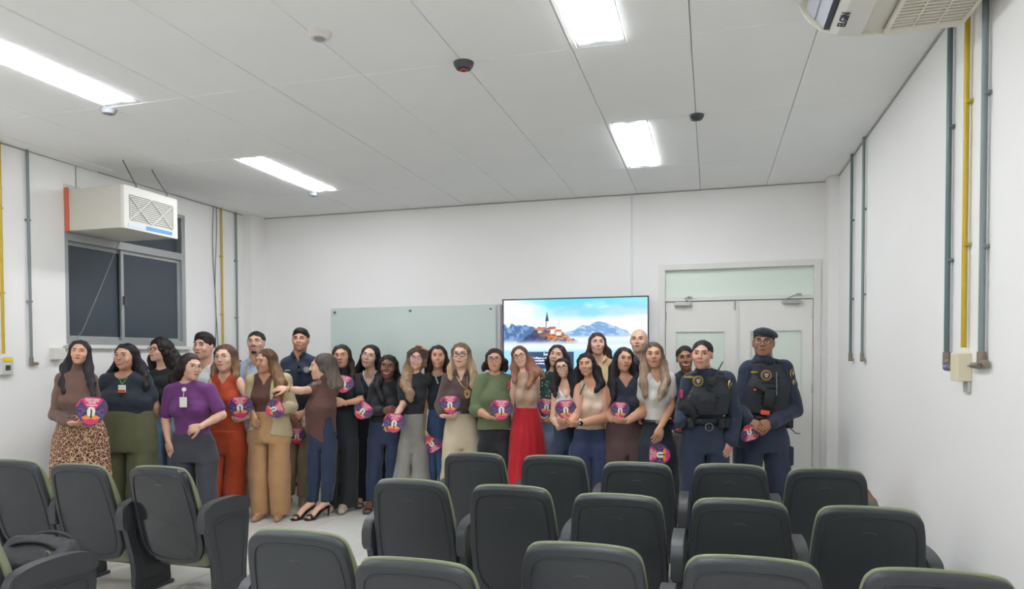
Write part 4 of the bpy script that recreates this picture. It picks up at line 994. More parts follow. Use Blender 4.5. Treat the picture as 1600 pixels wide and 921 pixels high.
    if hr:
        cap = hr.get('cap', 1.0); cu = hr.get('curl', 0.0); P = []; K = []
        if hr.get('short'):
            P = [El((0, 0.026, 0.036), (0.0795*cap, 0.095*cap, 0.083*cap), 0.02)]
            if hr.get('top'): P.append(El((0, -0.01, 0.085), (0.058, 0.07, 0.034*hr['top']), 0.03))
            zf = hr.get('zf', 0.062)
            K = [El((0, -0.115, -0.03), (0.068, 0.088, 0.050+zf), 0.008), Half(lambda X, Y, Z: -(Z+0.005+np.clip((Y-0.0), 0, 0.06)*0.9)*0.9, 0.01)]
            for s_ in (-1, 1): K.append(El((s_*0.085, 0.01, -0.008), (0.02, 0.020, 0.030), 0.006))
        else:
            P = [El((0, 0.028, 0.034), (0.080*cap, 0.097*cap, 0.0845*cap), 0.02)]
            K = [El((hr.get('part', 0)*0.012, -0.108, -0.028), (0.062*fw, 0.088, 0.050+hr.get('zf', 0.060)+0.010), 0.010)]
            for s_ in (-1, 1): K.append(El((s_*0.004, -0.095, -0.05), (0.060*fw, 0.085, 0.085), 0.01))
            if not hr.get('tied'):
                for s_, key in ((-1, 'L'), (1, 'R')):
                    pts = hr.get(key)
                    if not pts: continue
                    ch = [((s_*0.040, -0.004, 0.082), 0.020), ((s_*0.064, 0.004, 0.040), 0.022), ((s_*0.068, 0.012, -0.02), 0.025)]
                    for q in pts:
                        h_ = toH(L(q[0]+(hx-q[0])*0.10, q[1], q[2])); ch.append((h_, q[3]*1.15/hs))
                    e1, e0 = ch[-1][0], ch[-2][0]; v_ = e1-e0; v_ = v_/(np.linalg.norm(v_)+1e-9); ch.append((e1+v_*0.045, 0.004))
                    fb = min(4, len(ch)-2); P.append(Rc((s_*0.040, 0.050, 0.0), ch[fb][0]+np.array([-s_*0.012, 0.045, 0.0]), 0.050, ch[fb][1]*1.1, 0.03))
                    for (p0, r0), (p1, r1) in zip(ch[:-1], ch[1:]): P.append(Rc(p0, p1, r0, r1, 0.025))
                bk_ = hr.get('back')
                if bk_:
                    pe = toH(L(*bk_[:3])); mid = (np.array((0, 0.07, -0.02))+pe)/2; P += [Rc((0, 0.055, 0.02), (0, 0.07, -0.05), 0.072, 0.066, 0.03), Rc((0, 0.07, -0.05), pe, 0.066, bk_[3]/hs, 0.03), Rc(pe, pe+(pe-mid)/np.linalg.norm(pe-mid)*0.04, bk_[3]/hs, 0.02, 0.02)]
            else:
                P.append(El(hr['tied'][:3], hr['tied'][3], 0.02))
                for s_ in (-1, 1): K.append(El((s_*0.085, -0.012, -0.030), (0.030, 0.060, 0.058), 0.008))
                K.append(Half(lambda X, Y, Z: -(Z+0.02+np.clip(Y, 0, 0.08)*0.6), 0.01)) if len(hr['tied']) < 5 else None
        for chn in hr.get('locks', []):
            pp = [(toH(L(q[0], q[1], q[2])), q[3]/hs) for q in chn]
            for (p0, r0), (p1, r1) in zip(pp[:-1], pp[1:]): P.append(Rc(p0, p1, r0, r1, 0.02))
        hh = 0.0068 if not hr.get('short') else 0.0055
        wr = [(0.003, 75, 75, 8, 2.0+bx), (0.004, 30, 30, 6, bx)] if not cu else [(-cu, 40, 40, 34, bx), (-cu*0.6, 70, 70, 70, bx)]
        if hr.get('short'): wr = [(0.003, 60, 60, 60, bx)]
        V, F = surf(P, K, hh, relax=1, wr=wr)
        V = toP(V)
        hm = hair_mat2(hr['col'], hr['tip'], toP((0, 0, -0.03))[2]) if hr.get('tip') else hair_mat(hr['col'], cu > 0)
        np_mesh('hair', [(V, F)], root, hm)
    # --- top
    if S.get('bottom') and isinstance(S['top']['hem'], (int, float)) and abs(S['top']['hem']-S['bottom']['waist']) < 5:
        S['top']['hem'] = S['bottom']['waist']+5; S['tucked'] = True
    hemz = None
    def hemfun(spec, below=True):
        if isinstance(spec, (int, float)):
            z0 = L(bx, spec)[2]; return (lambda X, Y, Z: (z0-Z)) if below else (lambda X, Y, Z: (Z-z0))
        pts = [L(x, y) for x, y in spec]; xs_ = [p[0] for p in pts]; zs_ = [p[2] for p in pts]
        def f(X, Y, Z):
            z0 = np.interp(X.ravel(), xs_, zs_).reshape(X.shape).astype(np.float32); return (z0-Z) if below else (Z-z0)
        return f
    def neckcut(kind, dz=0.0):
        nx, ny, nz = NB
        if kind == 'crew': return [El((nx, ny-0.02, nz+0.038+dz), (0.063, 0.075, 0.048), 0.006)]
        if kind == 'scoop': return [El((nx, ny-0.03, nz+0.022+dz), (0.072, 0.10, 0.068), 0.006)]
        if kind == 'turtle': return [El((nx, ny, nz+0.14), (0.10, 0.10, 0.03), 0.004)]
        if kind in ('v', 'deepv', 'collar'):
            dep, sl_ = {'v': (0.10, 0.62), 'deepv': (0.15, 0.60), 'collar': (0.075, 0.45)}[kind]
            zv = nz-dep; c_, s_ = math.cos(math.atan(sl_)), math.sin(math.atan(sl_))
            return [El((nx, ny-0.015, nz+0.045), (0.066, 0.066, 0.045), 0.006), CutV(nx, ny, zv, c_, s_, nz)]
        if kind == 'strapless': return []
        return []
    tp_ = S['top']; off = tp_.get('off', 0.004); tm_ = tp_['mat']
    slv = tp_.get('sleeve', sleeve); adds = [Loft(rows_t, off)]+[Rc(NB-np.array([0, 0, 0.012]), sh, 0.052, 0.050*W+off, 0.03) for sh in (sl, sr)]+busts(off)
    cu_ = [Half(hemfun(tp_['hem']), 0.004)]+neckcut(tp_.get('neck', 'crew'), tp_.get('ndz', 0))
    if tp_.get('neck') == 'turtle': adds.append(Rc(NB-np.array([0, 0, 0.035]), toP((0, 0.018, tp_.get('nt', -0.095))), nk*1.16*hs, nk*1.2*hs, 0.025))
    if tp_.get('neck') == 'collar' or tp_.get('flap'):
        for s_ in (-1, 1):
            a0 = NB+np.array([s_*0.055, 0.0, 0.035]); b0 = NB+np.array([s_*0.022, -0.085, -0.035]); m0 = NB+np.array([s_*0.06, -0.05, 0.0])
            adds += [Rc(a0, m0, 0.013, 0.016, 0.008), Rc(m0, b0, 0.016, 0.010, 0.008), Rc(NB+np.array([0, 0.05, 0.04]), a0, 0.014, 0.013, 0.008)]
        cu_ = [Half(hemfun(tp_['hem']), 0.004)]+[El((NB[0], NB[1]-0.01, NB[2]+0.05), (0.052, 0.052, 0.06), 0.004), CutV(NB[0], NB[1], NB[2]-0.085, 0.93, 0.36, NB[2])]
    if slv > 0: adds += arm_prims(0.009+tp_.get('loose', 0.004), slv, tp_.get('cuff', 0.006))
    else:
        cu_ += [El(np.array(sh)+np.array([s_*(0.026 if tp_.get('neck') == 'deepv' else 0.040), 0, -0.012]), (0.044*W+0.008, 0.095, 0.10), 0.008) for s_, sh in ((-1, sl), (1, sr))]
    wrk = tp_.get('wr', 0.006)
    V, F = surf(adds, cu_, 0.0092, relax=1, wr=[(wrk, 9, 9, 16, bx), (wrk*0.5, 22, 22, 26, bx*2)])
    parts_ = [(V, F)]
    if slv > 1 and isinstance(tp_['hem'], (int, float)) and arms:
        zh_ = L(bx, tp_['hem'])[2]+0.025; pr_ = [q for q in arm_prims(0.009+tp_.get('loose', 0.004), slv, tp_.get('cuff', 0.006)) if q.lo[2] < zh_+0.02]
        if pr_: parts_.append(surf(pr_, [Half(lambda X, Y, Z: Z-zh_, 0.002)], 0.0092, relax=1, wr=[(wrk, 9, 9, 16, bx), (wrk*0.5, 22, 22, 26, bx*2)]))
    np_mesh(tp_.get('name', 'shirt'), parts_, root, tm_)
    # --- outer layer (jacket)
    jk = S.get('jacket')
    if jk:
        adds = [Loft(rows_t, 0.022)]+[Rc(NB-np.array([0, 0, 0.01]), sh, 0.055, 0.056*W+0.016, 0.03) for sh in (sl, sr)]+busts(0.018)+arm_prims(0.018, 1.85, 0.008)
        x0, x1 = L(jk['open'][0], 600)[0], L(jk['open'][1], 600)[0]
        op = [(L(*q)[2], (L(q[0], q[1])[0]+L(q[2] if len(q) > 2 else q[0], q[1])[0])/2) for q in []]
        ys_ = [(L(0, yy)[2], L(xa, yy)[0], L(xb, yy)[0]) for yy, xa, xb in jk['gap']]; ys_.sort(); zz = [q[0] for q in ys_]
        def gapf(X, Y, Z):
            a_ = np.interp(Z.ravel(), zz, [q[1] for q in ys_]).reshape(Z.shape); b_ = np.interp(Z.ravel(), zz, [q[2] for q in ys_]).reshape(Z.shape)
            return -np.maximum(np.maximum(a_-X, X-b_), Y-0.0).astype(np.float32)
        V, F = surf(adds, [Half(hemfun(jk['hem']), 0.004), Half(gapf, 0.006), El((NB[0], NB[1]-0.01, NB[2]+0.03), (0.07, 0.08, 0.05), 0.006)], 0.0095, wr=[(0.007, 9, 9, 14, bx)])
        np_mesh('blazer', [(V, F)], root, jk['mat'])
    # --- bottom
    bt_ = S.get('bottom')
    if bt_:
        wz = L(bx, bt_['waist'])[2]; adds = []; cu_ = [Half(lambda X, Y, Z: Z-wz, 0.004)]
        hp = [q for q in rows if q[0] < wz+0.06]
        if bt_['type'] == 'skirt':
            rr = [q for q in hp]
            rr += [(0.03, rr[0][1], 0, rr[0][3]*bt_.get('flare', 1.1), rr[0][4]*bt_.get('flare', 1.1))]
            adds = [Loft(rr, 0.012, ripple=bt_.get('ripple', (9, 0.05, 0.5)))]
            V, F = surf(adds, cu_, 0.0125, wr=[(0.004, 12, 12, 4, bx)])
        else:
            adds = [Loft(hp, 0.012 if S.get('tucked') else -0.002)]
            cz_ = hp[0][0]; rh, rk, rm = bt_['r']; hz = bt_.get('hem', 0.04)
            for fx_ in bt_['legs']:
                hx_, kx, ax_ = [L(q, 600)[0] for q in fx_[:3]]; dyk = fx_[3] if len(fx_) > 3 else 0.0
                p0 = np.array([hx_, 0.0, cz_+0.03]); p1 = np.array([kx, dyk-0.01, cz_*0.54]); p2 = np.array([ax_, dyk, hz+rm*0.2])
                adds += [Rc(p0, p1, rh, rk, 0.02, 1.05), Rc(p1, p2, rk, rm, 0.02, 1.1)]
            lg = bt_['legs']; zc_ = cz_-0.02
            m0 = (L(lg[0][0], 600)[0]+L(lg[1][0], 600)[0])/2; m1 = (L(lg[0][1], 600)[0]+L(lg[1][1], 600)[0])/2; m2 = (L(lg[0][2], 600)[0]+L(lg[1][2], 600)[0])/2
            def groove(X, Y, Z):
                m_ = np.interp(Z.ravel(), [hz, cz_*0.54, cz_+0.03], [m2, m1, m0]).reshape(Z.shape).astype(np.float32); return -np.maximum(np.abs(X-m_)-0.004, Z-zc_)
            cu_.append(Half(groove, 0.035)); cu_.append(Half(lambda X, Y, Z: hz-Z, 0.004))
            V, F = surf(adds, cu_, 0.0125, wr=[(bt_.get('wr', 0.007), 10, 10, 9, bx), (0.003, 26, 26, 14, bx)])
        np_mesh(bt_.get('name', 'trousers'), [(V, F)], root, bt_['mat'])
        if bt_.get('belt'):
            V, F = surf([Loft([(wz-0.034, hp[-1][1], 0, hp[-1][3]+0.013, hp[-1][4]+0.013), (wz+0.004, hp[-1][1], 0, hp[-1][3]+0.013, hp[-1][4]+0.013)], 0)], [], 0.009, relax=0)
            q = [r_ for r_ in hp if r_[0] <= wz+0.03][-1]
            ring = [(q[1]+(q[3]+0.014)*math.cos(a), q[2]+(q[4]+0.014)*math.sin(a), wz-0.018) for a in np.linspace(0, 2*PI, 40, endpoint=False)]
            MB().tube(ring, 0.016, n=8, closed=True).build('belt', mat('belt_black', (26, 26, 28), 0.4), root, smooth=True)
            boxo('belt_buckle', (q[1]-0.01, q[2]-q[4]-0.032, wz-0.018), (0.04, 0.008, 0.03), mat('buckle_metal', (190, 180, 150), 0.3, metal=0.8), root, bev=0.003)
    for f in S.get('shoes', []):
        p = L(*f[:2]); dr_ = np.array([math.sin(f[2]), -math.cos(f[2]), 0]); sc = f[4] if len(f) > 4 else 1.0
        V, F = surf([Rc(np.array([p[0], p[1], 0.045*sc])-dr_*0.05, np.array([p[0], p[1], 0.045*sc])+dr_*0.07, 0.042*sc, 0.040*sc, 0.03), Rc(np.array([p[0], p[1], 0.04*sc])+dr_*0.07, np.array([p[0], p[1], 0.032*sc])+dr_*0.165, 0.040*sc, 0.030*sc, 0.03), Rc(np.array([p[0], p[1], 0.05]), np.array([p[0], p[1], 0.05+f[5] if len(f) > 5 else 0.09]), 0.045, 0.045, 0.03)], [Half(lambda X, Y, Z: 0.004-Z, 0.002)], 0.01)
        np_mesh('shoe', [(V, F)], root, mat('shoe_%d_%d_%d' % f[3], f[3], 0.5))
    S['_'] = dict(root=root, L=L, NB=NB, toP=toP, R=R, hc=hc, hs=hs, rows=rows_t, B=B, base=base, Mh=Mh, zsh=zsh)
    return S
class CutV:
    def __init__(s, nx, ny, zv, c_, s_, nz): s.v = (nx, ny, zv, c_, s_); s.k = 0.004; s.lo = np.array([nx-0.12, ny-0.3, zv]); s.hi = np.array([nx+0.12, ny+0.0, nz+0.06])
    def d(s, X, Y, Z):
        nx, ny, zv, c_, s_ = s.v
        return np.maximum(np.abs(X-nx)*c_-(Z-zv)*s_, Y-ny+0.02)+0*Z
# ---------------------------------------------------------------- the people; pixel coordinates of joints are turned into points at each person's own distance
def cl(name, col, rough=0.85, var=0.06, **k): return mat('cloth_'+name, col, rough, var=var, vscale=9, bump=0.12, bscale=140, sheen=0.15, **k)
BLK = (34, 26, 24); DKB = (46, 32, 26); GLD = (196, 166, 120)
c_black = cl('black', (30, 31, 36)); c_navyblk = cl('blue_black', (34, 40, 54)); c_jean = cl('dark_denim', (38, 51, 78), var=0.12); c_ltjean = cl('light_denim', (122, 146, 172), var=0.10)
c_uni = cl('police_navy', (40, 50, 72))
# leopard print
M_leo = mat('cloth_leopard', (186, 140, 108), 0.85)
nt = M_leo.node_tree; N = nt.nodes; b = N['Principled BSDF']; tc = N.new('ShaderNodeTexCoord'); no = N.new('ShaderNodeTexNoise'); no.inputs['Scale'].default_value = 40
ad = N.new('ShaderNodeMix'); ad.data_type = 'VECTOR'; ad.inputs[0].default_value = 0.03
nt.links.new(tc.outputs['Object'], no.inputs[0]); nt.links.new(tc.outputs['Object'], ad.inputs[4]); nt.links.new(no.outputs['Color'], ad.inputs[5])
vo = N.new('ShaderNodeTexVoronoi'); vo.inputs['Scale'].default_value = 34; vo.feature = 'DISTANCE_TO_EDGE'; nt.links.new(ad.outputs[1], vo.inputs['Vector'])
v2 = N.new('ShaderNodeTexVoronoi'); v2.inputs['Scale'].default_value = 34; nt.links.new(ad.outputs[1], v2.inputs['Vector'])
cr = N.new('ShaderNodeValToRGB'); cr.color_ramp.interpolation = 'CONSTANT'; e = cr.color_ramp.elements
e[0].position = 0; e[0].color = rgb((204, 164, 134)); e[1].position = 0.085; e[1].color = rgb((58, 40, 34)); q = e.new(0.24); q.color = rgb((150, 100, 74))
nt.links.new(vo.outputs['Distance'], cr.inputs[0]); nt.links.new(cr.outputs[0], b.inputs['Base Color'])
# dotted green
M_dot = mat('cloth_dotted_green', (40, 74, 62), 0.8); nt = M_dot.node_tree; N = nt.nodes; b = N['Principled BSDF']; tc = N.new('ShaderNodeTexCoord')
vo = N.new('ShaderNodeTexVoronoi'); vo.inputs['Scale'].default_value = 30; nt.links.new(tc.outputs['Object'], vo.inputs['Vector'])
cr = N.new('ShaderNodeValToRGB'); cr.color_ramp.interpolation = 'CONSTANT'; e = cr.color_ramp.elements; e[0].color = rgb((176, 200, 180)); e[1].position = 0.2; e[1].color = rgb((38, 72, 60))
nt.links.new(vo.outputs['Distance'], cr.inputs[0]); nt.links.new(cr.outputs[0], b.inputs['Base Color'])
THIN = ((120, 100, 90), 0.0011); DARKG = ((30, 26, 26), 0.0024)
P = []
def add(**k): P.append(k)
add(id='leopard', x=125, d=5.45, skin='tan', w=0.9, label='woman in brown turtleneck and leopard print skirt at the far left', head=(124.5, 531, 572, 22, 4, 3), neck=(124, 590), sl=(95, 599), sr=(143, 600),
    rows=[(612, 95, 148), (628, 98, 149), (648, 97, 150), (664, 92, 156), (685, 86, 162), (720, 82, 164)], armL=dict(e=(86, 648, -0.02), w=(112, 662, -0.17), h=(140, 664, -0.22), n=(0, -0.4, -0.9), curl=0.7), armR=dict(e=(150, 640, 0.06), w=(150, 668, 0.06)),
    top=dict(mat=cl('brown_knit', (104, 78, 68)), hem=650, neck='turtle', sleeve=1.85, name='turtleneck'), bottom=dict(type='skirt', waist=646, mat=M_leo, flare=1.25, name='leopard_skirt', ripple=(8, 0.04, 1)),
    hair=dict(col=(38, 34, 38), L=[(101, 575, 0.02, 0.035), (97, 600, -0.04, 0.028), (96, 612, -0.08, 0.012)], R=[(142, 575, 0.0, 0.02), (145, 600, -0.07, 0.022), (149, 620, -0.10, 0.012)], back=(108, 600, 0.06, 0.055), part=0.8), eyes=0.15, smile=0, lip=(150, 84, 80))
add(id='olive', x=196, d=5.9, skin='tan', w=1.35, fw=1.1, hw=1.06, bust=1.1, label='smiling woman in dark tee and wide olive green trousers with an orange badge', head=(196, 536, 580, -3, 0, 0), neck=(196, 592), sl=(166, 602), sr=(227, 603),
    rows=[(613, 160, 236, 0.6), (628, 157, 238, 0.6), (642, 160, 236, 0.6), (660, 157, 239, 0.6), (685, 154, 242, 0.6), (705, 155, 242)], armL=dict(e=(156, 634, 0.05), w=(148, 645, 0.16)), armR=dict(e=(240, 634, 0.08), w=(246, 650, 0.16)),
    top=dict(mat=c_navyblk, hem=642, neck='scoop', sleeve=0.62, name='tee'), bottom=dict(type='pants', waist=641, mat=cl('olive_twill', (88, 90, 62)), r=(0.115, 0.13, 0.14), legs=[(178, 176, 172), (220, 221, 224)]),
    hair=dict(col=(30, 26, 28), L=[(172, 585, 0.03, 0.03), (166, 600, 0.06, 0.02)], R=[(224, 572, 0.03, 0.03), (229, 590, -0.02, 0.028), (231, 606, -0.06, 0.02)], back=(200, 600, 0.09, 0.06)), glasses=THIN, eyes=0.45, smile=2, lip=(170, 84, 84))
add(id='curlyblack', x=258, d=6.45, skin='light', w=0.9, label='woman with dark curly hair and black glasses in a black tee and light jeans', head=(249, 529, 568, -22, 3, 2), neck=(254, 584), sl=(236, 594), sr=(282, 594),
    rows=[(606, 238, 284), (625, 240, 282), (638, 242, 280), (655, 240, 284), (680, 238, 286)], armL=dict(e=(232, 630, 0.06), w=(228, 655, 0.1)), armR=dict(e=(287, 630, 0), w=(288, 660, 0.0)),
    top=dict(mat=c_black, hem=638, neck='crew', sleeve=0.6, name='cropped_tee'), bottom=dict(type='pants', waist=645, mat=c_ltjean, r=(0.10, 0.095, 0.10), legs=[(252, 250, 250), (274, 275, 276)], name='jeans'),
    hair=dict(col=(36, 28, 28), curl=0.012, cap=1.08, L=[(238, 560, 0.02, 0.03), (237, 576, 0.03, 0.025)], R=[(268, 556, 0.03, 0.055), (278, 572, 0.04, 0.055), (274, 585, 0.04, 0.04)], back=(262, 580, 0.08, 0.07)), glasses=DARKG, eyes=0.7, smile=1)
add(id='purple', x=300, d=6.0, skin='light', w=1.05, label='woman in purple short sleeve knit top turning her head, hand on her waist', head=(299, 552, 596, 52, 4, -3), neck=(292, 606), sl=(264, 617), sr=(330, 615),
    rows=[(632, 266, 331, 0.6), (650, 271, 327), (672, 274, 324), (690, 269, 333), (708, 268, 337), (722, 269, 338)], armL=dict(e=(259, 658, 0.02), w=(263, 690, -0.04), h=(267, 712, -0.06), n=(-0.4, -0.9, 0), curl=0.25), armR=dict(e=(347, 649, -0.02), w=(313, 667, -0.17), h=(296, 672, -0.18), n=(0.1, -0.9, 0.4), curl=0.7),
    top=dict(mat=cl('purple_knit', (104, 50, 110)), hem=675, neck='crew', sleeve=0.72, name='knit_top'), bottom=dict(type='pants', waist=676, mat=cl('charcoal_denim', (66, 66, 76), var=0.12), r=(0.098, 0.08, 0.07), legs=[(288, 286, 286), (320, 322, 324)], name='jeans', belt=False),
    hair=dict(col=(48, 36, 34), L=[(280, 580, 0.03, 0.035), (271, 597, 0.03, 0.035), (268, 606, 0.03, 0.02)], R=None, back=(272, 592, 0.06, 0.055)), glasses=THIN, eyes=0.6, smile=0)
add(id='closedeyes', hw=1.02, x=318, d=7.0, skin='light', sex='m', w=1.0, label='dark haired man with eyes closed behind the purple top woman', head=(318, 520, 564, -8, 0, 0), neck=(319, 578), sl=(296, 588), sr=(341, 588),
    rows=[(602, 296, 342), (640, 299, 339), (670, 300, 338), (700, 300, 338)], armL=dict(e=(290, 640), w=(293, 680)), armR=dict(e=(346, 640), w=(344, 680)), top=dict(mat=cl('white_tee', (214, 214, 214)), hem=680, neck='crew', sleeve=0.6, name='tee'),
    bottom=dict(type='pants', waist=678, mat=c_jean, r=(0.09, 0.075, 0.07), legs=[(310, 309, 308), (328, 329, 330)]), hair=dict(short=1, cap=1.06, top=1.2, col=(44, 34, 32)), eyes=0.12, smile=0, brow=(40, 30, 28))
add(id='orange', x=352, d=6.65, skin='fair', w=1.05, label='woman in burnt orange sleeveless v neck top and matching trousers', head=(351, 537, 583, -2, -2, 0), neck=(352, 592), sl=(330, 603), sr=(376, 602),
    rows=[(612, 328, 376), (628, 329, 376), (650, 328, 378), (672, 325, 382), (695, 325, 384), (710, 326, 385)], armL=dict(e=(322, 640, 0.05), w=(325, 670, 0.0)), armR=dict(e=(391, 633, -0.04), w=(385, 652, -0.16), h=(369, 658, -0.2), n=(0.1, -0.5, -0.9), curl=0.75),
    top=dict(mat=cl('burnt_orange', (178, 68, 30)), hem=674, neck='v', sleeve=0, name='top'), bottom=dict(type='pants', waist=672, mat=cl('burnt_orange', (178, 68, 30)), r=(0.10, 0.115, 0.125), legs=[(341, 340, 338), (367, 364, 359)]),
    hair=dict(col=(92, 68, 54), tip=(150, 116, 86), L=[(334, 575, 0.0, 0.028), (331, 588, -0.01, 0.02)], R=[(370, 572, 0.0, 0.03), (371, 588, -0.02, 0.022)], back=(352, 588, 0.07, 0.06), zf=0.052), glasses=THIN, eyes=0.5, smile=1, lip=(186, 92, 88))
add(id='glassman', x=400, d=7.3, skin='light', sex='m', w=1.05, label='smiling man with glasses in a pale blue shirt with yellow lanyard', head=(400, 517, 556, 4, 0, 2), neck=(400, 570), sl=(375, 580), sr=(427, 580),
    rows=[(592, 376, 427), (630, 378, 424), (660, 380, 422), (690, 380, 422)], armL=dict(e=(370, 625), w=(374, 655)), armR=dict(e=(432, 625), w=(430, 655)), top=dict(mat=cl('pale_blue', (166, 184, 210)), hem=665, neck='collar', sleeve=1.8, name='shirt'),
    bottom=dict(type='pants', waist=664, mat=cl('pale_grey_denim', (146, 148, 150)), r=(0.10, 0.08, 0.075), legs=[(389, 384, 380), (412, 414, 418)]), shoes=[(379, 780, -0.4, (150, 148, 146)), (420, 780, 0.3, (150, 148, 146))],
    hair=dict(short=1, cap=1.0, col=(40, 30, 28), zf=0.066), beard=(46, 34, 30), glasses=THIN, eyes=0.45, smile=2, brow=(40, 30, 28))
add(id='blazer', x=418, d=6.6, skin='tan', w=1.0, label='long haired woman in beige blazer and tan wide trousers looking down', head=(414, 545, 585, -28, 6, -10), neck=(416, 592), sl=(394, 600), sr=(448, 600),
    rows=[(612, 392, 450, 0.6), (630, 394, 448), (643, 394, 446), (660, 391, 449), (680, 387, 452), (692, 387, 452)], armL=dict(e=(390, 634, 0.0), w=(395, 646, -0.1), h=(398, 660, -0.14), n=(-0.3, -0.9, 0), curl=0.4), armR=dict(e=(456, 636, 0.0), w=(440, 640, -0.2), h=(426, 639, -0.27), n=(0.1, -0.6, -0.7), curl=0.7),
    top=dict(mat=cl('chocolate_top', (92, 58, 50)), hem=645, neck='v', sleeve=0, name='top'), jacket=dict(mat=cl('beige_linen', (190, 174, 138)), hem=[(380, 678), (400, 672), (440, 680), (460, 684)], open=(400, 428), gap=[(590, 400, 428), (610, 398, 428), (640, 396, 430), (660, 400, 432), (690, 404, 424)]),
    bottom=dict(type='pants', waist=642, mat=cl('tan_crepe', (184, 142, 100)), r=(0.105, 0.105, 0.098), legs=[(404, 405, 406), (434, 434, 435)], wr=0.004), shoes=[(407, 803, 0, (176, 136, 104), 0.85), (436, 801, 0.2, (176, 136, 104), 0.85)],
    hair=dict(col=(84, 60, 44), tip=(126, 94, 66), L=None, R=[(430, 575, 0.0, 0.04), (440, 600, -0.08, 0.042), (436, 625, -0.12, 0.035), (430, 640, -0.13, 0.018)], back=(436, 600, 0.05, 0.06)), glasses=THIN, eyes=0.5, smile=0)
add(id='polo', x=468, d=7.15, skin='tan', sex='m', w=1.08, label='tall man in navy polo with a shield badge and khaki cargo trousers, eyes closed', head=(469.5, 513, 551, 4, 1, 0), lift=13, neck=(468, 565), sl=(446, 577), sr=(492, 577),
    rows=[(590, 445, 494), (615, 447, 491), (640, 449, 488), (660, 448, 488), (690, 447, 489)], armL=dict(e=(442, 618, 0.0), w=(455, 645, -0.18), h=(469, 655, -0.2), n=(-0.1, -0.9, 0.2), curl=0.6), armR=dict(e=(497, 620, 0.0), w=(476, 645, -0.18), h=(462, 653, -0.22), n=(0.1, -0.9, 0.2), curl=0.6),
    top=dict(mat=cl('navy_polo', (38, 48, 68)), hem=642, neck='collar', sleeve=0.7, name='polo_shirt'), bottom=dict(type='pants', waist=641, mat=cl('khaki_cargo', (160, 142, 114), var=0.10), r=(0.10, 0.082, 0.078), legs=[(457, 452, 447), (476, 475, 473)], hem=0.10, wr=0.010, belt=True), shoes=[(447, 782, -0.1, (142, 120, 94), 1.05, 0.16), (474, 783, 0.25, (142, 120, 94), 1.05, 0.16)],
    hair=dict(short=1, cap=1.0, top=1.1, col=(40, 32, 30), zf=0.066), eyes=0.12, smile=0, brow=(36, 28, 26))
add(id='pointing', x=500, d=6.65, skin='light', w=1.0, bust=0.9, label='woman in brown asymmetric top, jeans and heels, pointing left with outstretched arm', head=(503, 552, 596, -78, 0, -2), neck=(508, 604), sl=(489, 614, -0.02), sr=(521, 613, 0.03), br=0.8,
    rows=[(624, 484, 525, 0.75), (640, 477, 524, 0.75), (656, 477, 523, 0.75), (675, 479, 524, 0.75), (690, 481, 524, 0.75), (700, 482, 524, 0.75)], armL=dict(e=(470, 611, -0.17), w=(449, 608, -0.22), h=(430, 607, -0.24), n=(0, -0.6, 0.8), curl=0.5, flip=-1), armR=dict(e=(514, 642, 0.08), w=(487, 648, 0.05), h=(474, 660, 0.03), n=(-0.2, -0.9, 0.2), curl=0.4),
    top=dict(mat=cl('brown_crepe', (94, 62, 56)), hem=[(470, 668), (478, 672), (509, 694), (511.5, 655), (518, 651), (526, 690), (536, 664)], neck='turtle', sleeve=0.12, name='asymmetric_top'), bottom=dict(type='pants', waist=647, mat=c_jean, r=(0.088, 0.074, 0.062), legs=[(494, 490, 487), (511, 510, 508)], hem=0.14, name='jeans'),
    feet=[(487, 793, -0.75, 0.085, (30, 28, 32)), (508, 799, -0.75, 0.085, (30, 28, 32))],
    hair=dict(col=(78, 68, 64), tip=(120, 108, 98), L=[(494, 592, -0.02, 0.02), (490, 599, -0.05, 0.022)], R=[(520, 580, 0.02, 0.05), (522, 600, 0.0, 0.045)], back=(518, 600, 0.02, 0.06), zf=0.052, cap=1.05), eyes=0.6, smile=1)
add(id='glassesblack', x=534, d=6.9, skin='tan', w=0.95, label='woman with round glasses in black short sleeve top and black wide trousers', head=(533.5, 538, 578, 4, -2, 0), neck=(534, 586), sl=(513, 597), sr=(556, 597),
    rows=[(608, 513, 556), (625, 514, 555), (640, 515, 553), (660, 512, 556), (685, 511, 556), (700, 511, 556)], armL=dict(e=(510, 632, -0.02), w=(520, 640, -0.12)), armR=dict(e=(564, 626, -0.04), w=(538, 630, -0.19), h=(523, 626, -0.22), n=(0.2, -0.9, -0.2), curl=0.7),
    top=dict(mat=c_black, hem=644, neck='turtle', sleeve=0.62, name='tee'), bottom=dict(type='pants', waist=641, mat=cl('black_pleat', (28, 31, 36)), r=(0.10, 0.10, 0.105), legs=[(523, 522, 521), (544, 542, 540)]), shoes=[(537, 796, 0.1, (190, 178, 160)), (518, 793, -0.1, (190, 178, 160))],
    hair=dict(col=(44, 34, 32), L=[(516, 572, 0.02, 0.022), (515, 585, 0.0, 0.015)], R=[(550, 568, 0.02, 0.03), (553, 590, -0.04, 0.025)], back=(540, 590, 0.08, 0.055)), glasses=THIN, eyes=0.7, smile=0)
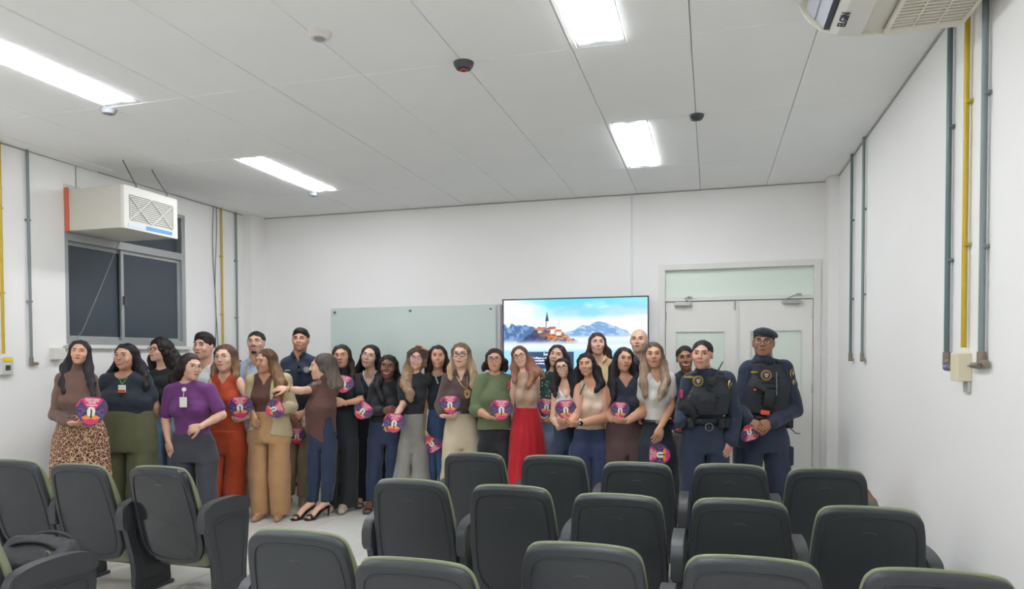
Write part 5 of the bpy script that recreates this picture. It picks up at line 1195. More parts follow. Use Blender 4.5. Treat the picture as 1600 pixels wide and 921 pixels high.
add(id='vneck', x=580, d=7.2, skin='light', w=0.95, label='woman with sleek black hair tilting her head, black top with white v neck trim', head=(578, 538, 578, -6, 15, 0), neck=(579, 588), sl=(558, 598), sr=(602, 598),
    rows=[(610, 557, 603), (628, 558, 602), (645, 559, 598), (665, 556, 602), (690, 556, 603)], armL=dict(e=(552, 632, -0.02), w=(558, 648, -0.30), h=(565, 652, -0.38), n=(0, -0.6, -0.8), curl=0.7), armR=dict(e=(606, 632), w=(604, 655)),
    top=dict(mat=c_navyblk, hem=650, neck='deepv', sleeve=0.6, name='v_neck_top'), bottom=dict(type='pants', waist=648, mat=cl('ink_crepe', (26, 30, 42)), r=(0.10, 0.10, 0.105), legs=[(568, 567, 566), (592, 594, 595)]), feet=[(564, 781, 0.1, 0.02, (60, 40, 40))],
    hair=dict(col=(28, 25, 28), L=[(558, 575, 0.02, 0.025), (556, 586, 0.02, 0.018)], R=[(597, 565, 0.03, 0.028), (598, 590, 0.02, 0.02)], back=(580, 588, 0.08, 0.055)), glasses=THIN, eyes=0.6, smile=1)
add(id='darklong', x=604, d=6.95, skin='dark', w=1.0, label='dark skinned smiling woman in black long sleeve top and dark jeans', head=(606.5, 554, 595, 2, 3, 0), neck=(606, 602), sl=(583, 611), sr=(628, 611),
    rows=[(622, 581, 628), (638, 580, 626), (655, 578, 624), (675, 575, 626), (695, 575, 627)], armL=dict(e=(577, 641, -0.02), w=(600, 643, -0.18), h=(614, 640, -0.22), n=(0, -0.9, -0.1), curl=0.7), armR=dict(e=(632, 645, 0.0), w=(628, 670)),
    top=dict(mat=c_black, hem=660, neck='crew', sleeve=1.9, name='long_sleeve_top'), bottom=dict(type='pants', waist=655, mat=c_jean, r=(0.095, 0.078, 0.066), legs=[(588, 584, 580), (613, 614, 616)], name='jeans', hem=0.08), feet=[(579, 789, 0.0, 0.02, (40, 34, 36)), (618, 785, 0.1, 0.02, (40, 34, 36))],
    hair=dict(col=(30, 26, 28), L=[(588, 588, 0.0, 0.022), (588, 606, -0.08, 0.026), (596, 625, -0.12, 0.022)], R=[(625, 588, 0.02, 0.02), (624, 605, 0.0, 0.014)], back=(606, 604, 0.08, 0.055)), eyes=0.6, smile=2, lip=(120, 62, 60), brow=(24, 18, 16))
add(id='curlylight', x=645, d=6.85, skin='light', w=0.95, label='woman with long curly light brown hair and purple glasses in a black tee', head=(650.5, 543, 580, 6, 3, 2), neck=(647, 590), sl=(628, 600), sr=(666, 600),
    rows=[(612, 628, 667), (630, 631, 664), (645, 633, 661), (665, 629, 662), (690, 625, 664), (705, 624, 665)], armL=dict(e=(630, 632, -0.05), w=(615, 656, -0.2), h=(604, 672, -0.25), n=(-0.3, -0.8, -0.3), curl=0.6), armR=dict(e=(676, 580, 0.22), w=(668, 551, 0.14), h=(656, 541, 0.1), n=(0.3, 0.4, 0.9), curl=0.3),
    top=dict(mat=c_black, hem=648, neck='crew', sleeve=0.7, name='tee'), bottom=dict(type='pants', waist=646, mat=cl('grey_denim', (142, 138, 134), var=0.1), r=(0.10, 0.12, 0.13), legs=[(637, 632, 628), (653, 652, 650)], name='jeans'),
    hair=dict(col=(74, 54, 42), tip=(150, 122, 96), curl=0.010, L=[(634, 582, 0.0, 0.035), (632, 600, -0.06, 0.04), (639, 615, -0.12, 0.032), (640, 622, -0.12, 0.02)], R=[(664, 570, 0.02, 0.015)], back=(642, 595, 0.05, 0.06)), glasses=((110, 80, 190), 0.0022), eyes=0.6, smile=2)
add(id='tank', x=682, d=6.95, skin='tan', w=1.05, label='smiling woman with straight dark hair in a navy sleeveless top and high waist blue jeans', head=(684.5, 539, 578, 4, 0, 0), neck=(684, 589), sl=(664, 600), sr=(703, 600),
    rows=[(612, 668, 700), (628, 668, 696), (640, 669, 693), (660, 666, 698), (690, 665, 698), (705, 664, 698)], armL=dict(e=(661, 640, -0.02), w=(661, 672, -0.08), h=(670, 690, -0.12), n=(-0.6, -0.7, 0), curl=0.5, k=1.1), armR=dict(e=(706, 640, 0.1), w=(704, 660, 0.1)),
    top=dict(mat=c_navyblk, hem=640, neck='scoop', sleeve=0, name='tank_top'), bottom=dict(type='pants', waist=633, mat=cl('blue_denim', (56, 82, 122), var=0.12), r=(0.10, 0.088, 0.085), legs=[(674, 674, 674), (690, 691, 692)], name='jeans'),
    hair=dict(col=(44, 34, 32), L=[(668, 575, 0.0, 0.028), (665, 590, -0.02, 0.022)], R=[(700, 568, 0.0, 0.028), (703, 590, -0.02, 0.025)], back=(684, 590, 0.08, 0.055)), eyes=0.75, smile=2)
add(id='blonde', x=721, d=6.7, skin='fair', w=1.05, label='blonde woman with thick black glasses, brown shirt, cream trousers and medal badge', head=(720, 535, 577, -5, 0, 0), neck=(721, 588), sl=(698, 598), sr=(742, 598),
    rows=[(611, 697, 743), (626, 699, 741), (641, 700, 738), (660, 697, 744), (685, 694, 748), (700, 694, 749)], armL=dict(e=(689, 634, -0.02), w=(693, 650, -0.16), h=(711, 653, -0.22), n=(0, -0.5, -0.9), curl=0.7), armR=dict(e=(748, 635, 0.05), w=(749, 665, 0.05)),
    top=dict(mat=cl('brown_blouse', (86, 68, 66)), hem=643, neck='collar', sleeve=1.7, name='blouse', loose=0.012), bottom=dict(type='pants', waist=641, mat=cl('cream_twill', (204, 188, 162)), r=(0.105, 0.115, 0.115), legs=[(708, 706, 706), (735, 737, 738)], belt=True),
    hair=dict(col=(112, 88, 70), tip=(184, 156, 124), L=[(703, 575, 0.0, 0.028), (701, 592, -0.03, 0.028)], R=[(738, 570, 0.0, 0.03), (743, 588, -0.04, 0.032), (740, 602, -0.07, 0.022)], back=(722, 590, 0.08, 0.06)), glasses=((24, 22, 24), 0.003), eyes=0.7, smile=1, lip=(200, 90, 90))
add(id='green', x=773, d=6.55, skin='tan', w=1.2, fw=1.06, label='older woman in olive green sweater with short dark hair, glasses and a pink ribbon', head=(773, 544, 583, -3, 0, 0), neck=(773, 592), sl=(751, 602), sr=(797, 602),
    rows=[(614, 749, 799, 0.65), (632, 748, 800, 0.65), (650, 748, 801, 0.65), (670, 746, 801, 0.62), (690, 748, 798), (705, 748, 798)], armL=dict(e=(744, 640, -0.02), w=(764, 652, -0.18), h=(785, 657, -0.24), n=(0, -0.4, -0.9), curl=0.6), armR=dict(e=(805, 640, 0.03), w=(805, 665, 0.03)),
    top=dict(mat=cl('olive_sweater', (100, 112, 78)), hem=[(735, 672), (800, 670), (810, 674)], neck='crew', sleeve=1.15, name='sweater', loose=0.016), bottom=dict(type='pants', waist=672, mat=c_black, r=(0.10, 0.085, 0.08), legs=[(762, 762, 762), (786, 787, 788)]),
    hair=dict(col=(46, 36, 36), L=[(757, 570, 0.01, 0.018), (755, 575, 0.02, 0.020)], R=[(790, 566, 0.01, 0.026), (791, 576, 0.01, 0.024)], back=(775, 576, 0.07, 0.06), zf=0.055), glasses=((60, 50, 50), 0.002), eyes=0.55, smile=0)
add(id='redskirt', x=822, d=6.45, skin='fair', w=0.95, label='woman in beige sleeveless top and long red skirt with long auburn hair', head=(812.5, 540, 576, -8, -13, 0), neck=(818, 588), sl=(803, 600), sr=(839, 597),
    rows=[(609, 804, 838), (622, 805, 838), (636, 807, 838), (655, 803, 844), (680, 799, 849), (705, 797, 852)], armL=dict(e=(800, 635, 0.08), w=(800, 660, 0.1)), armR=dict(e=(838, 632, 0.14), w=(822, 642, 0.18)),
    top=dict(mat=cl('beige_knit', (176, 146, 126)), hem=638, neck='crew', sleeve=0, name='knit_top'), bottom=dict(type='skirt', waist=634, mat=cl('red_crepe', (178, 18, 34)), flare=1.3, ripple=(11, 0.05, 0.3), name='long_skirt'),
    hair=dict(col=(92, 62, 54), tip=(150, 104, 82), L=[(801, 575, 0.0, 0.026), (803, 596, -0.06, 0.018)], R=[(830, 565, 0.0, 0.035), (836, 585, -0.04, 0.04), (826, 604, -0.1, 0.018)], back=(833, 590, 0.04, 0.06), locks=[[(836, 575, 0.02, 0.03), (846, 582, 0.0, 0.025), (850, 590, -0.02, 0.015)]]), glasses=((40, 30, 30), 0.0026), eyes=0.6, smile=2, lip=(190, 80, 80))
add(id='dotted', x=862, d=6.75, skin='light', w=1.0, label='woman with dark wavy hair in a dark green dotted blouse and light jeans', head=(870.5, 538, 577, -18, 12, 2), neck=(866, 588), sl=(846, 599), sr=(886, 599),
    rows=[(611, 846, 886), (630, 848, 884), (646, 849, 882), (665, 848, 884), (690, 847, 886)], armL=dict(e=(842, 634, -0.02), w=(841, 652, -0.2), h=(852, 658, -0.26), n=(-0.2, -0.6, -0.7), curl=0.6), armR=dict(e=(892, 634, 0.05), w=(890, 660, 0.05)),
    top=dict(mat=M_dot, hem=648, neck='crew', sleeve=1.6, name='dotted_blouse'), bottom=dict(type='pants', waist=645, mat=c_ltjean, r=(0.098, 0.09, 0.09), legs=[(858, 857, 856), (877, 878, 880)], name='jeans'),
    hair=dict(col=(54, 40, 38), L=[(853, 565, 0.03, 0.02), (856, 580, 0.04, 0.02)], R=[(886, 560, 0.02, 0.03), (892, 585, 0.02, 0.04)], back=(880, 590, 0.08, 0.06), zf=0.07), eyes=0.5, smile=1)
add(id='whitestrap', x=883, d=6.2, skin='light', w=0.9, label='young woman with glasses and long dark hair in a white strappy top, behind a fan', head=(878.5, 559, 593, -8, -12, 2), neck=(884, 605), sl=(867, 615), sr=(902, 614),
    rows=[(626, 867, 901), (643, 869, 898), (660, 869, 898), (680, 866, 902), (705, 865, 904)], armL=dict(e=(865, 655, -0.02), w=(875, 668, -0.2), h=(886, 662, -0.27), n=(0, -0.6, -0.7), curl=0.7), armR=dict(e=(905, 655, 0.1), w=(902, 670, 0.05)),
    top=dict(mat=cl('white_satin', (222, 218, 214), rough=0.5), hem=668, neck='deepv', sleeve=0, name='strappy_top'), bottom=dict(type='pants', waist=665, mat=c_jean, r=(0.092, 0.085, 0.085), legs=[(875, 874, 874), (893, 894, 895)], name='jeans'),
    hair=dict(col=(34, 27, 31), L=[(863, 590, 0.0, 0.028), (864, 608, -0.05, 0.026), (866, 618, -0.08, 0.014)], R=[(897, 585, 0.0, 0.035), (902, 605, -0.04, 0.04), (898, 617, -0.08, 0.025)], back=(885, 608, 0.06, 0.06)), glasses=((26, 22, 24), 0.0028), eyes=0.7, smile=2, open=True)
add(id='cream', x=924, d=6.05, skin='tan', w=1.2, label='woman with black hair in cream sleeveless top, navy trousers and a smartwatch', head=(916, 551, 590, -18, -6, 0), neck=(923, 603), sl=(904, 614), sr=(945, 612),
    rows=[(625, 903, 946, 0.65), (640, 903, 945, 0.65), (655, 903, 943, 0.62), (670, 900, 945, 0.62), (695, 896, 948, 0.62), (712, 896, 948)], armL=dict(e=(899, 652, -0.08), w=(890, 662, -0.2), h=(880, 662, -0.24), n=(0, -0.5, -0.8), curl=0.6), armR=dict(e=(946, 654, -0.04), w=(906, 662, -0.24), h=(888, 664, -0.27), n=(0.1, -0.6, -0.7), curl=0.7, k=1.08),
    top=dict(mat=cl('cream_knit', (212, 188, 166)), hem=669, neck='v', sleeve=0, name='sleeveless_top'), bottom=dict(type='pants', waist=668, mat=cl('navy_crepe', (42, 54, 88)), r=(0.115, 0.115, 0.115), legs=[(909, 909, 909), (934, 935, 936)]),
    hair=dict(col=(28, 25, 31), L=[(900, 580, 0.02, 0.022), (899, 604, 0.02, 0.028), (900, 614, 0.0, 0.018)], R=[(934, 578, 0.0, 0.03), (941, 600, -0.04, 0.032), (934, 610, -0.08, 0.018)], back=(925, 600, 0.07, 0.055)), eyes=0.65, smile=2)
add(id='yellowshirt', x=940, d=6.75, skin='fair', w=1.1, fw=1.06, label='tall smiling woman in pale yellow shirt standing behind in front of the television', head=(933.5, 519, 557, -2, 0, 3), neck=(936, 567), sl=(914, 579), sr=(962, 578),
    rows=[(591, 914, 964), (610, 916, 962), (640, 918, 960), (670, 917, 962)], armL=dict(e=(908, 620, 0.05), w=(910, 650)), armR=dict(e=(966, 625, 0.05), w=(962, 650)), top=dict(mat=cl('pale_yellow', (208, 180, 132)), hem=672, neck='collar', sleeve=1.8, name='shirt', loose=0.014),
    bottom=dict(type='pants', waist=670, mat=c_black, r=(0.10, 0.09, 0.09), legs=[(930, 929, 928), (952, 953, 954)]), hair=dict(col=(70, 50, 50), L=[(916, 555, 0.02, 0.02), (915, 568, 0.03, 0.018)], R=[(952, 550, 0.02, 0.026), (958, 572, 0.02, 0.024)], back=(936, 566, 0.08, 0.055)), eyes=0.55, smile=2, lip=(180, 80, 84))
add(id='blacktop', x=975, d=6.0, skin='tan', w=1.25, label='woman with long black hair in black sleeveless blouse and brown trousers', head=(975, 542, 583, 6, 5, 0), neck=(976, 596), sl=(955, 607), sr=(1000, 604),
    rows=[(619, 955, 1001, 0.62), (634, 955, 998, 0.62), (652, 953, 1000, 0.62), (668, 949, 1005, 0.6), (690, 948, 1008, 0.6), (708, 949, 1008)], armL=dict(e=(949, 640, 0.05), w=(955, 656, -0.05)), armR=dict(e=(1011, 640, -0.04), w=(980, 658, -0.22), h=(963, 658, -0.26), n=(0, -0.6, -0.8), curl=0.7, k=1.1),
    top=dict(mat=c_navyblk, hem=657, neck='v', sleeve=0, name='sleeveless_blouse'), bottom=dict(type='pants', waist=653, mat=cl('brown_crepe_trousers', (84, 62, 62)), r=(0.118, 0.12, 0.12), legs=[(965, 965, 965), (992, 992, 993)]),
    hair=dict(col=(30, 26, 32), L=[(956, 575, 0.0, 0.03), (955, 600, -0.04, 0.032), (957, 620, -0.08, 0.02)], R=[(994, 575, 0.0, 0.032), (999, 592, -0.02, 0.03)], back=(976, 600, 0.07, 0.06)), eyes=0.65, smile=1, lip=(176, 80, 80))
add(id='bald', x=1000, d=6.6, skin='fair', sex='m', w=1.12, label='bald man in a dark grey polo in front of the television edge', head=(998, 513, 553, -20, 0, 0), neck=(1001, 566), sl=(977, 578), sr=(1028, 578),
    rows=[(590, 977, 1028), (620, 979, 1026), (660, 980, 1024), (690, 981, 1024)], armL=dict(e=(972, 625), w=(974, 660)), armR=dict(e=(1033, 625), w=(1031, 660)), top=dict(mat=cl('slate_polo', (74, 82, 90)), hem=676, neck='collar', sleeve=0.7, name='polo_shirt'),
    bottom=dict(type='pants', waist=672, mat=c_jean, r=(0.10, 0.085, 0.08), legs=[(990, 989, 988), (1012, 1013, 1014)]), eyes=0.5, smile=0, brow=(70, 50, 42), beard=None)
add(id='whitetee', x=1027, d=5.9, skin='tan', w=1.0, label='young woman with long highlighted hair in white tee and dark jeans', head=(1021, 534, 577, -10, -2, 0), neck=(1025, 588), sl=(1006, 599), sr=(1047, 597),
    rows=[(611, 1007, 1049), (628, 1009, 1046), (645, 1010, 1043), (660, 1007, 1046), (680, 1005, 1050), (705, 1004, 1052)], armL=dict(e=(1002, 640, 0.06), w=(1002, 660, 0.05)), armR=dict(e=(1049, 636, -0.02), w=(1032, 668, -0.16), h=(1024, 690, -0.2), n=(0.3, -0.9, 0), curl=0.35),
    top=dict(mat=cl('white_cotton', (216, 210, 206)), hem=657, neck='v', sleeve=0.55, name='tee'), bottom=dict(type='pants', waist=655, mat=cl('black_denim', (34, 42, 56)), r=(0.10, 0.088, 0.08), legs=[(1015, 1014, 1014), (1039, 1040, 1041)], name='jeans', belt=True),
    hair=dict(col=(86, 70, 62), tip=(150, 128, 108), L=[(1003, 575, 0.0, 0.028), (1003, 600, -0.05, 0.03), (1006, 618, -0.08, 0.016)], R=[(1038, 570, 0.0, 0.03), (1043, 595, -0.06, 0.032), (1036, 612, -0.12, 0.028), (1032, 622, -0.13, 0.014)], back=(1025, 600, 0.07, 0.055)), eyes=0.8, smile=1, lip=(196, 96, 92))
add(id='hidden', x=1074, d=6.25, skin='brown', w=1.0, label='laughing woman in dark jacket half hidden behind the female officer', head=(1070.5, 540, 582, -12, -6, 0), neck=(1073, 590), sl=(1054, 601), sr=(1092, 601),
    rows=[(614, 1055, 1094), (640, 1057, 1092), (660, 1056, 1094), (690, 1055, 1096)], armL=dict(e=(1053, 640, -0.08), w=(1056, 652, -0.26), h=(1046, 643, -0.34), n=(-0.1, -0.8, -0.4), curl=0.6), armR=dict(e=(1096, 640), w=(1092, 665)),
    top=dict(mat=c_navyblk, hem=680, neck='crew', sleeve=1.85, name='jacket'), bottom=dict(type='pants', waist=676, mat=cl('stone_twill', (176, 170, 158)), r=(0.10, 0.09, 0.085), legs=[(1064, 1063, 1062), (1086, 1087, 1088)]),
    hair=dict(col=(36, 28, 28), tied=(0, 0.10, 0.0, 0.04)), eyes=0.4, smile=2, open=True, lip=(170, 50, 60))
add(id='officerf', x=1098, d=5.75, skin='rosy', w=1.15, bust=0.4, label='female police officer in navy uniform with black tactical vest, radio and pouches', head=(1097, 531, 580, -24, 2, 0), neck=(1103, 590), sl=(1075, 602), sr=(1138, 600), br=0.66,
    rows=[(615, 1073, 1136, 0.66), (632, 1071, 1132, 0.66), (652, 1069, 1130, 0.66), (668, 1068, 1131, 0.64), (690, 1067, 1134, 0.62), (708, 1067, 1134)], armL=dict(e=(1066, 645, 0.04), w=(1064, 660, -0.05)), armR=dict(e=(1147, 652, 0.02), w=(1141, 690, -0.06), h=(1135, 712, -0.1), n=(0.5, -0.8, 0), curl=0.3, k=1.15),
    top=dict(mat=c_uni, hem=664, neck='turtle', nt=-0.135, sleeve=1.95, name='uniform_shirt', loose=0.012), bottom=dict(type='pants', waist=662, mat=c_uni, r=(0.115, 0.105, 0.095), legs=[(1083, 1083, 1083), (1117, 1119, 1120)], name='uniform_trousers', wr=0.008),
    hair=dict(col=(34, 29, 31), tied=(0.0, 0.115, -0.05, 0.032), zf=0.074, part=0.3), eyes=0.65, smile=1, lip=(186, 96, 92))
add(id='officerm', x=1193, d=6.0, skin='brown', sex='m', w=1.3, label='male police officer in navy uniform, tactical vest, beret and glasses by the door', head=(1193, 513, 560, -24, 2, 0), lift=12, neck=(1194, 576), sl=(1166, 588), sr=(1227, 587), br=0.66,
    rows=[(602, 1163, 1229, 0.66), (622, 1161, 1227, 0.66), (642, 1161, 1225, 0.66), (658, 1160, 1226, 0.64), (685, 1157, 1231, 0.6), (706, 1157, 1231, 0.6)], armL=dict(e=(1158, 640, 0.0), w=(1168, 659, -0.2), h=(1186, 667, -0.26), n=(0, -0.9, 0.2), curl=0.5), armR=dict(e=(1241, 640, 0.0), w=(1203, 662, -0.2), h=(1180, 668, -0.29), n=(0, -0.9, 0.2), curl=0.5, k=1.1),
    top=dict(mat=c_uni, hem=660, neck='turtle', nt=-0.135, sleeve=1.9, name='uniform_shirt', loose=0.012), bottom=dict(type='pants', waist=658, mat=c_uni, r=(0.118, 0.10, 0.092), legs=[(1174, 1170, 1166), (1213, 1217, 1222)], name='uniform_trousers', wr=0.009),
    shoes=[(1166, 826, -0.1, (30, 30, 32), 1.1, 0.14), (1222, 828, 0.3, (30, 30, 32), 1.1, 0.14)], hair=dict(short=1, cap=0.985, col=(34, 28, 27)), glasses=((46, 40, 42), 0.002), eyes=0.6, smile=0, brow=(28, 22, 20), lip=(124, 74, 70))
import sys as _sys
ONLY = None
PD = {}
for S in P:
    if ONLY and S['id'] not in ONLY: continue
    build_person(S); PD[S['id']] = S
print('people', round(time.perf_counter()-T0, 1))
# ---------------------------------------------------------------- fans
M_fpink = mat('fan_magenta', (206, 48, 104), 0.45); M_fnavy = mat('fan_plum_navy', (70, 56, 92), 0.45, var=0.08, vscale=40); M_fwhite = mat('fan_white', (226, 222, 214), 0.45)
M_for = mat('fan_orange', (232, 140, 54), 0.45); M_fpur = mat('fan_purple', (150, 96, 186), 0.45); M_fdk = mat('fan_dark', (40, 34, 40), 0.5)
FO = catmull([(0, .84), (.42, .83), (.78, .66), (.99, .26), (.96, -.12), (.72, -.48), (.40, -.80), (0, -.92), (-.40, -.80), (-.72, -.48), (-.96, -.12), (-.99, .26), (-.78, .66), (-.42, .83)], 4)
def fan_proto():
    r = empty('hand_fan'); R_ = 0.11
    mb = MB(); o = [(x*R_, z*R_) for x, z in FO]; mb.prism(o, -0.0012, 0.0012, 'y'); mb.build('board', [M_fnavy], r)
    mb = MB()
    def lay(poly, mi, y):
        mb.mi = mi; mb.prism([(x*R_, z*R_) for x, z in poly], y-0.0004, y, 'y')
    lay([(x, z) for x, z in [(-.70, .69), (-.42, .805), (0, .82), (.42, .805), (.68, .70), (.50, .40), (.28, .16), (-.28, .16), (-.50, .40)]], 0, -0.0020)
    lay([(-.97, .20), (-.94, .35), (-.78, .62), (-.66, .72), (-.72, .50), (-.86, .24)], 0, -0.0018)
    lay([(-.56, -.50), (0, -.36), (.56, -.50), (.40, -.76), (0, -.89), (-.40, -.76)], 0, -0.0018)
    lay([(-.58, -.46), (-.30, -.30), (0, -.24), (.34, -.28), (.62, -.42), (.30, -.56), (0, -.50), (-.30, -.58)], 2, -0.0024)
    z0 = catmull([(0, .24), (.19, .16), (.25, -.05), (.20, -.30), (0, -.36), (-.20, -.30), (-.25, -.05), (-.19, .16)], 4); lay(z0, 1, -0.0028)
    lay(catmull([(0, .10), (.05, .02), (.06, -.14), (.08, -.44), (-.02, -.44), (-.03, -.14), (-.04, .02)], 3), 4, -0.0034)
    for s_ in (-1, 1):
        mb.mi = 3; cx, cz = s_*.66*R_, -.08*R_
        mb.tube([(cx+.17*R_*math.cos(a), -0.0022, cz+.17*R_*math.sin(a)) for a in np.linspace(PI*(0.25 if s_ > 0 else -0.75), PI*(1.75 if s_ > 0 else 0.75), 14)], 0.0022, n=5)
        mb.tube([(cx-s_*.17*R_, -0.0022, cz), (s_*.28*R_, -0.0022, -.04*R_)], 0.003, n=5)
        mb.tube([(s_*.52*R_, -0.0022, -.40*R_), (s_*.66*R_, -0.0022, -.36*R_), (s_*.74*R_, -0.0022, -.24*R_)], 0.0016, n=5)
    mb.build('printed_design', [M_fpink, M_fwhite, M_for, M_fpur, M_fdk], r)
    for txt, z, sz in (('NENHUMA VIOLÊNCIA', .69, .0098), ('CONTRA A MULHER', .585, .0098), ('DEVE SER', .47, .0125), ('TOLERADA', .33, .0145)):
        o = link_mesh('lettering', text_mesh(txt, sz, 0.0003, 0.0005), r, M_fwhite); o.rotation_euler = (PI/2, 0, 0); o.location = (0, -0.0026, z*R_)
    return r
# (person, px, py, dy, width px, tilt deg clockwise, label part)
FANS = [('leopard', 143, 642, -0.225, 50, 3, 'held against the leopard skirt at the far left'), ('orange', 375, 636, -0.21, 38, -3, 'held in front of the orange outfit'), ('blazer', 429, 639, -0.285, 30, 70, 'being waved in front of the beige blazer'),
        ('polo', 464, 681, -0.215, 28, 0, 'hanging from the clasped hands of the man in navy polo'), ('glassesblack', 537, 600, -0.22, 31, 14, 'held at the chest of the woman with round glasses'), ('vneck', 567, 642, -0.39, 31, 38, 'tilted at the elbow beside the woman in v neck top'),
        ('curlylight', 616, 661, -0.245, 34, 8, 'held down in front of the curly haired woman'), ('tank', 675, 695, -0.13, 29, 150, 'hanging upside down beside the blue jeans'), ('blonde', 703, 632, -0.215, 32, 0, 'held in front of the brown blouse and cream trousers'),
        ('green', 783.5, 640, -0.235, 36, 2, 'held in front of the olive green sweater'), ('dotted', 854, 635, -0.25, 28, 8, 'held by the woman in dotted green blouse'), ('whitestrap', 884, 640, -0.25, 33, 0, 'held by two women between the white top and cream top'),
        ('blacktop', 969, 641, -0.25, 29, 3, 'held against the black blouse and brown trousers'), ('whitetee', 1030, 711, -0.215, 37, -88, 'hanging sideways before the dark jeans of the white-tee woman'), ('hidden', 1040, 620, -0.37, 42, 10, 'large upright one beside the female officer'),
        ('officerm', 1171, 677, -0.245, 30, 165, 'hanging under the joined hands of the male officer')]
fp = None; k = 0
for pid, px, py, dy, wpx, tilt, lab in FANS:
    if pid not in PD: continue
    S = PD[pid]
    if fp is None: fp = fan_proto(); o = fp
    else: o = copy_tree(fp)
    p = S['_']['base'] + S['_']['L'](px, py, dy) @ S['_']['B']
    sc = wpx*(S['d']+dy)/F_PX/0.216
    o.location = tuple(p); o.rotation_mode = 'XYZ'; o.rotation_euler = Euler((-0.12, math.radians(tilt), YAW+random.uniform(-0.12, 0.12)), 'XYZ'); o.scale = (sc, sc, sc)
    tag(o, 'magenta and purple hand fan '+lab, 'fan', 'campaign hand fans')
if 'hidden' in PD:
    S = PD['hidden']; o = copy_tree(fp); p = S['_']['base'] + S['_']['L'](1060, 664, -0.32) @ S['_']['B']; sc = 27*(S['d']-.3)/F_PX/0.216
    o.location = tuple(p); o.rotation_euler = Euler((-0.1, math.radians(-20), YAW-0.3), 'XYZ'); o.scale = (sc,)*3
    tag(o, 'magenta and purple hand fan partly hidden beside the belt of the female officer', 'fan', 'campaign hand fans')

# ---------------------------------------------------------------- things worn
def Lp(S, x, y, dy): return Vector(S['_']['L'](x, y, dy))
def front_y(S, z, x=None, off=0.0):
    z = min(z, S['_']['zsh']-0.09)
    r = S['_']['rows']; zz = [q[0] for q in r]; cx = np.interp(z, zz, [q[1] for q in r]); a = np.interp(z, zz, [q[3] for q in r]); b = np.interp(z, zz, [q[4] for q in r])
    t = 0 if x is None else min(abs(x-cx)/(a+off), 0.95); return -(b+off)*math.sqrt(1-t*t)
def lp2(S, x, y, off=0.02):
    p = S['_']['L'](x, y, -0.12); for_y = front_y(S, p[2], p[0], off); p = S['_']['L'](x, y, for_y); return Vector((p[0], for_y, p[2]))
def badge_card(S, x, y, w, h, col2=None, reel=None):
    r = S['_']['root']; p = lp2(S, x, y, 0.05); boxo('name_badge', tuple(p), (w, 0.006, h), mat('badge_white', (226, 222, 212), 0.4), r, bev=0.002)
    if col2: boxo('badge_band', (p.x, p.y-0.004, p.z-h*0.30), (w*0.98, 0.003, h*0.36), mat('badge_orange', col2, 0.4), r)
    if reel:
        q = lp2(S, reel[0], reel[1], 0.05); MB().cyl((q.x, q.y-0.004, q.z), (q.x, q.y+0.004, q.z), 0.018, n=16).cyl((q.x, q.y, q.z), (p.x, p.y, p.z+h/2), 0.003, n=6).build('badge_reel', mat('badge_white', (226, 222, 212), 0.4), r, smooth=True)
def emblem(S, x, y, r_, off, col=(190, 160, 70), inner=(60, 60, 66), rotz=0.0, name='badge_emblem', side=0.0):
    rt = S['_']['root']; p = lp2(S, x, y, off) if side == 0 else Vector(S['_']['L'](x, y, side))
    e = empty(name, tuple(p)); e.parent = rt; e.rotation_euler = (0, 0, rotz)
    MB().cyl((0, 0.004, 0), (0, -0.004, 0), r_, n=28).build('emblem_disc', mat('emblem_%d_%d_%d' % col, col, 0.4, metal=0.2), e, smooth=True)
    MB().cyl((0, -0.0035, 0), (0, -0.006, 0), r_*0.72, n=24).build('emblem_field', mat('emblem_in_%d_%d_%d' % inner, inner, 0.5), e, smooth=True)
    MB().tube([(r_*0.86*math.cos(a), -0.005, r_*0.86*math.sin(a)) for a in np.linspace(0, 2*PI, 24, endpoint=False)], r_*0.05, n=5, closed=True).build('emblem_ring', mat('emblem_dark', (50, 44, 30), 0.5), e)
    MB().prism([(-r_*.34, r_*.36), (r_*.34, r_*.36), (r_*.30, -r_*.1), (0, -r_*.42), (-r_*.30, -r_*.1)], -0.009, -0.006, 'y').build('emblem_shield', mat('emblem_silver', (206, 200, 190), 0.4, metal=0.2), e)
    MB().box((0, -0.0095, r_*.02), (r_*.3, 0.002, r_*.22)).build('emblem_mark', mat('emblem_red', (150, 70, 60), 0.5), e)
if 'olive' in PD: 
    S = PD['olive']; badge_card(S, 190, 608, 0.062, 0.062, (206, 96, 56)); p, q, q2 = lp2(S, 190, 601, 0.05), lp2(S, 186, 592, 0.05), lp2(S, 199, 590, 0.05)
    MB().tube([p, (q+p)/2, q], 0.004, n=6).tube([p, (p+q2)/2, q2], 0.004, n=6).build('green_lanyard', mat('lanyard_green', (40, 150, 74), 0.6), S['_']['root'])
if 'purple' in PD: badge_card(PD['purple'], 285.5, 629, 0.062, 0.085, reel=(287, 609))
if 'glassman' in PD:
    S = PD['glassman']; q = [lp2(S, 388, 566, 0.03), lp2(S, 384, 578, 0.03), lp2(S, 386, 592, 0.03)]; MB().tube(q, 0.007, n=6).build('yellow_lanyard', mat('lanyard_yellow', (214, 176, 60), 0.6), S['_']['root'])
if 'tank' in PD:
    S = PD['tank']; q = [lp2(S, 678, 580, 0.02), lp2(S, 681, 590, 0.02), lp2(S, 684.5, 600, 0.03)]; MB().tube(q, 0.008, n=6).build('patterned_lanyard', mat('lanyard_pale', (170, 190, 176), 0.6), S['_']['root'])
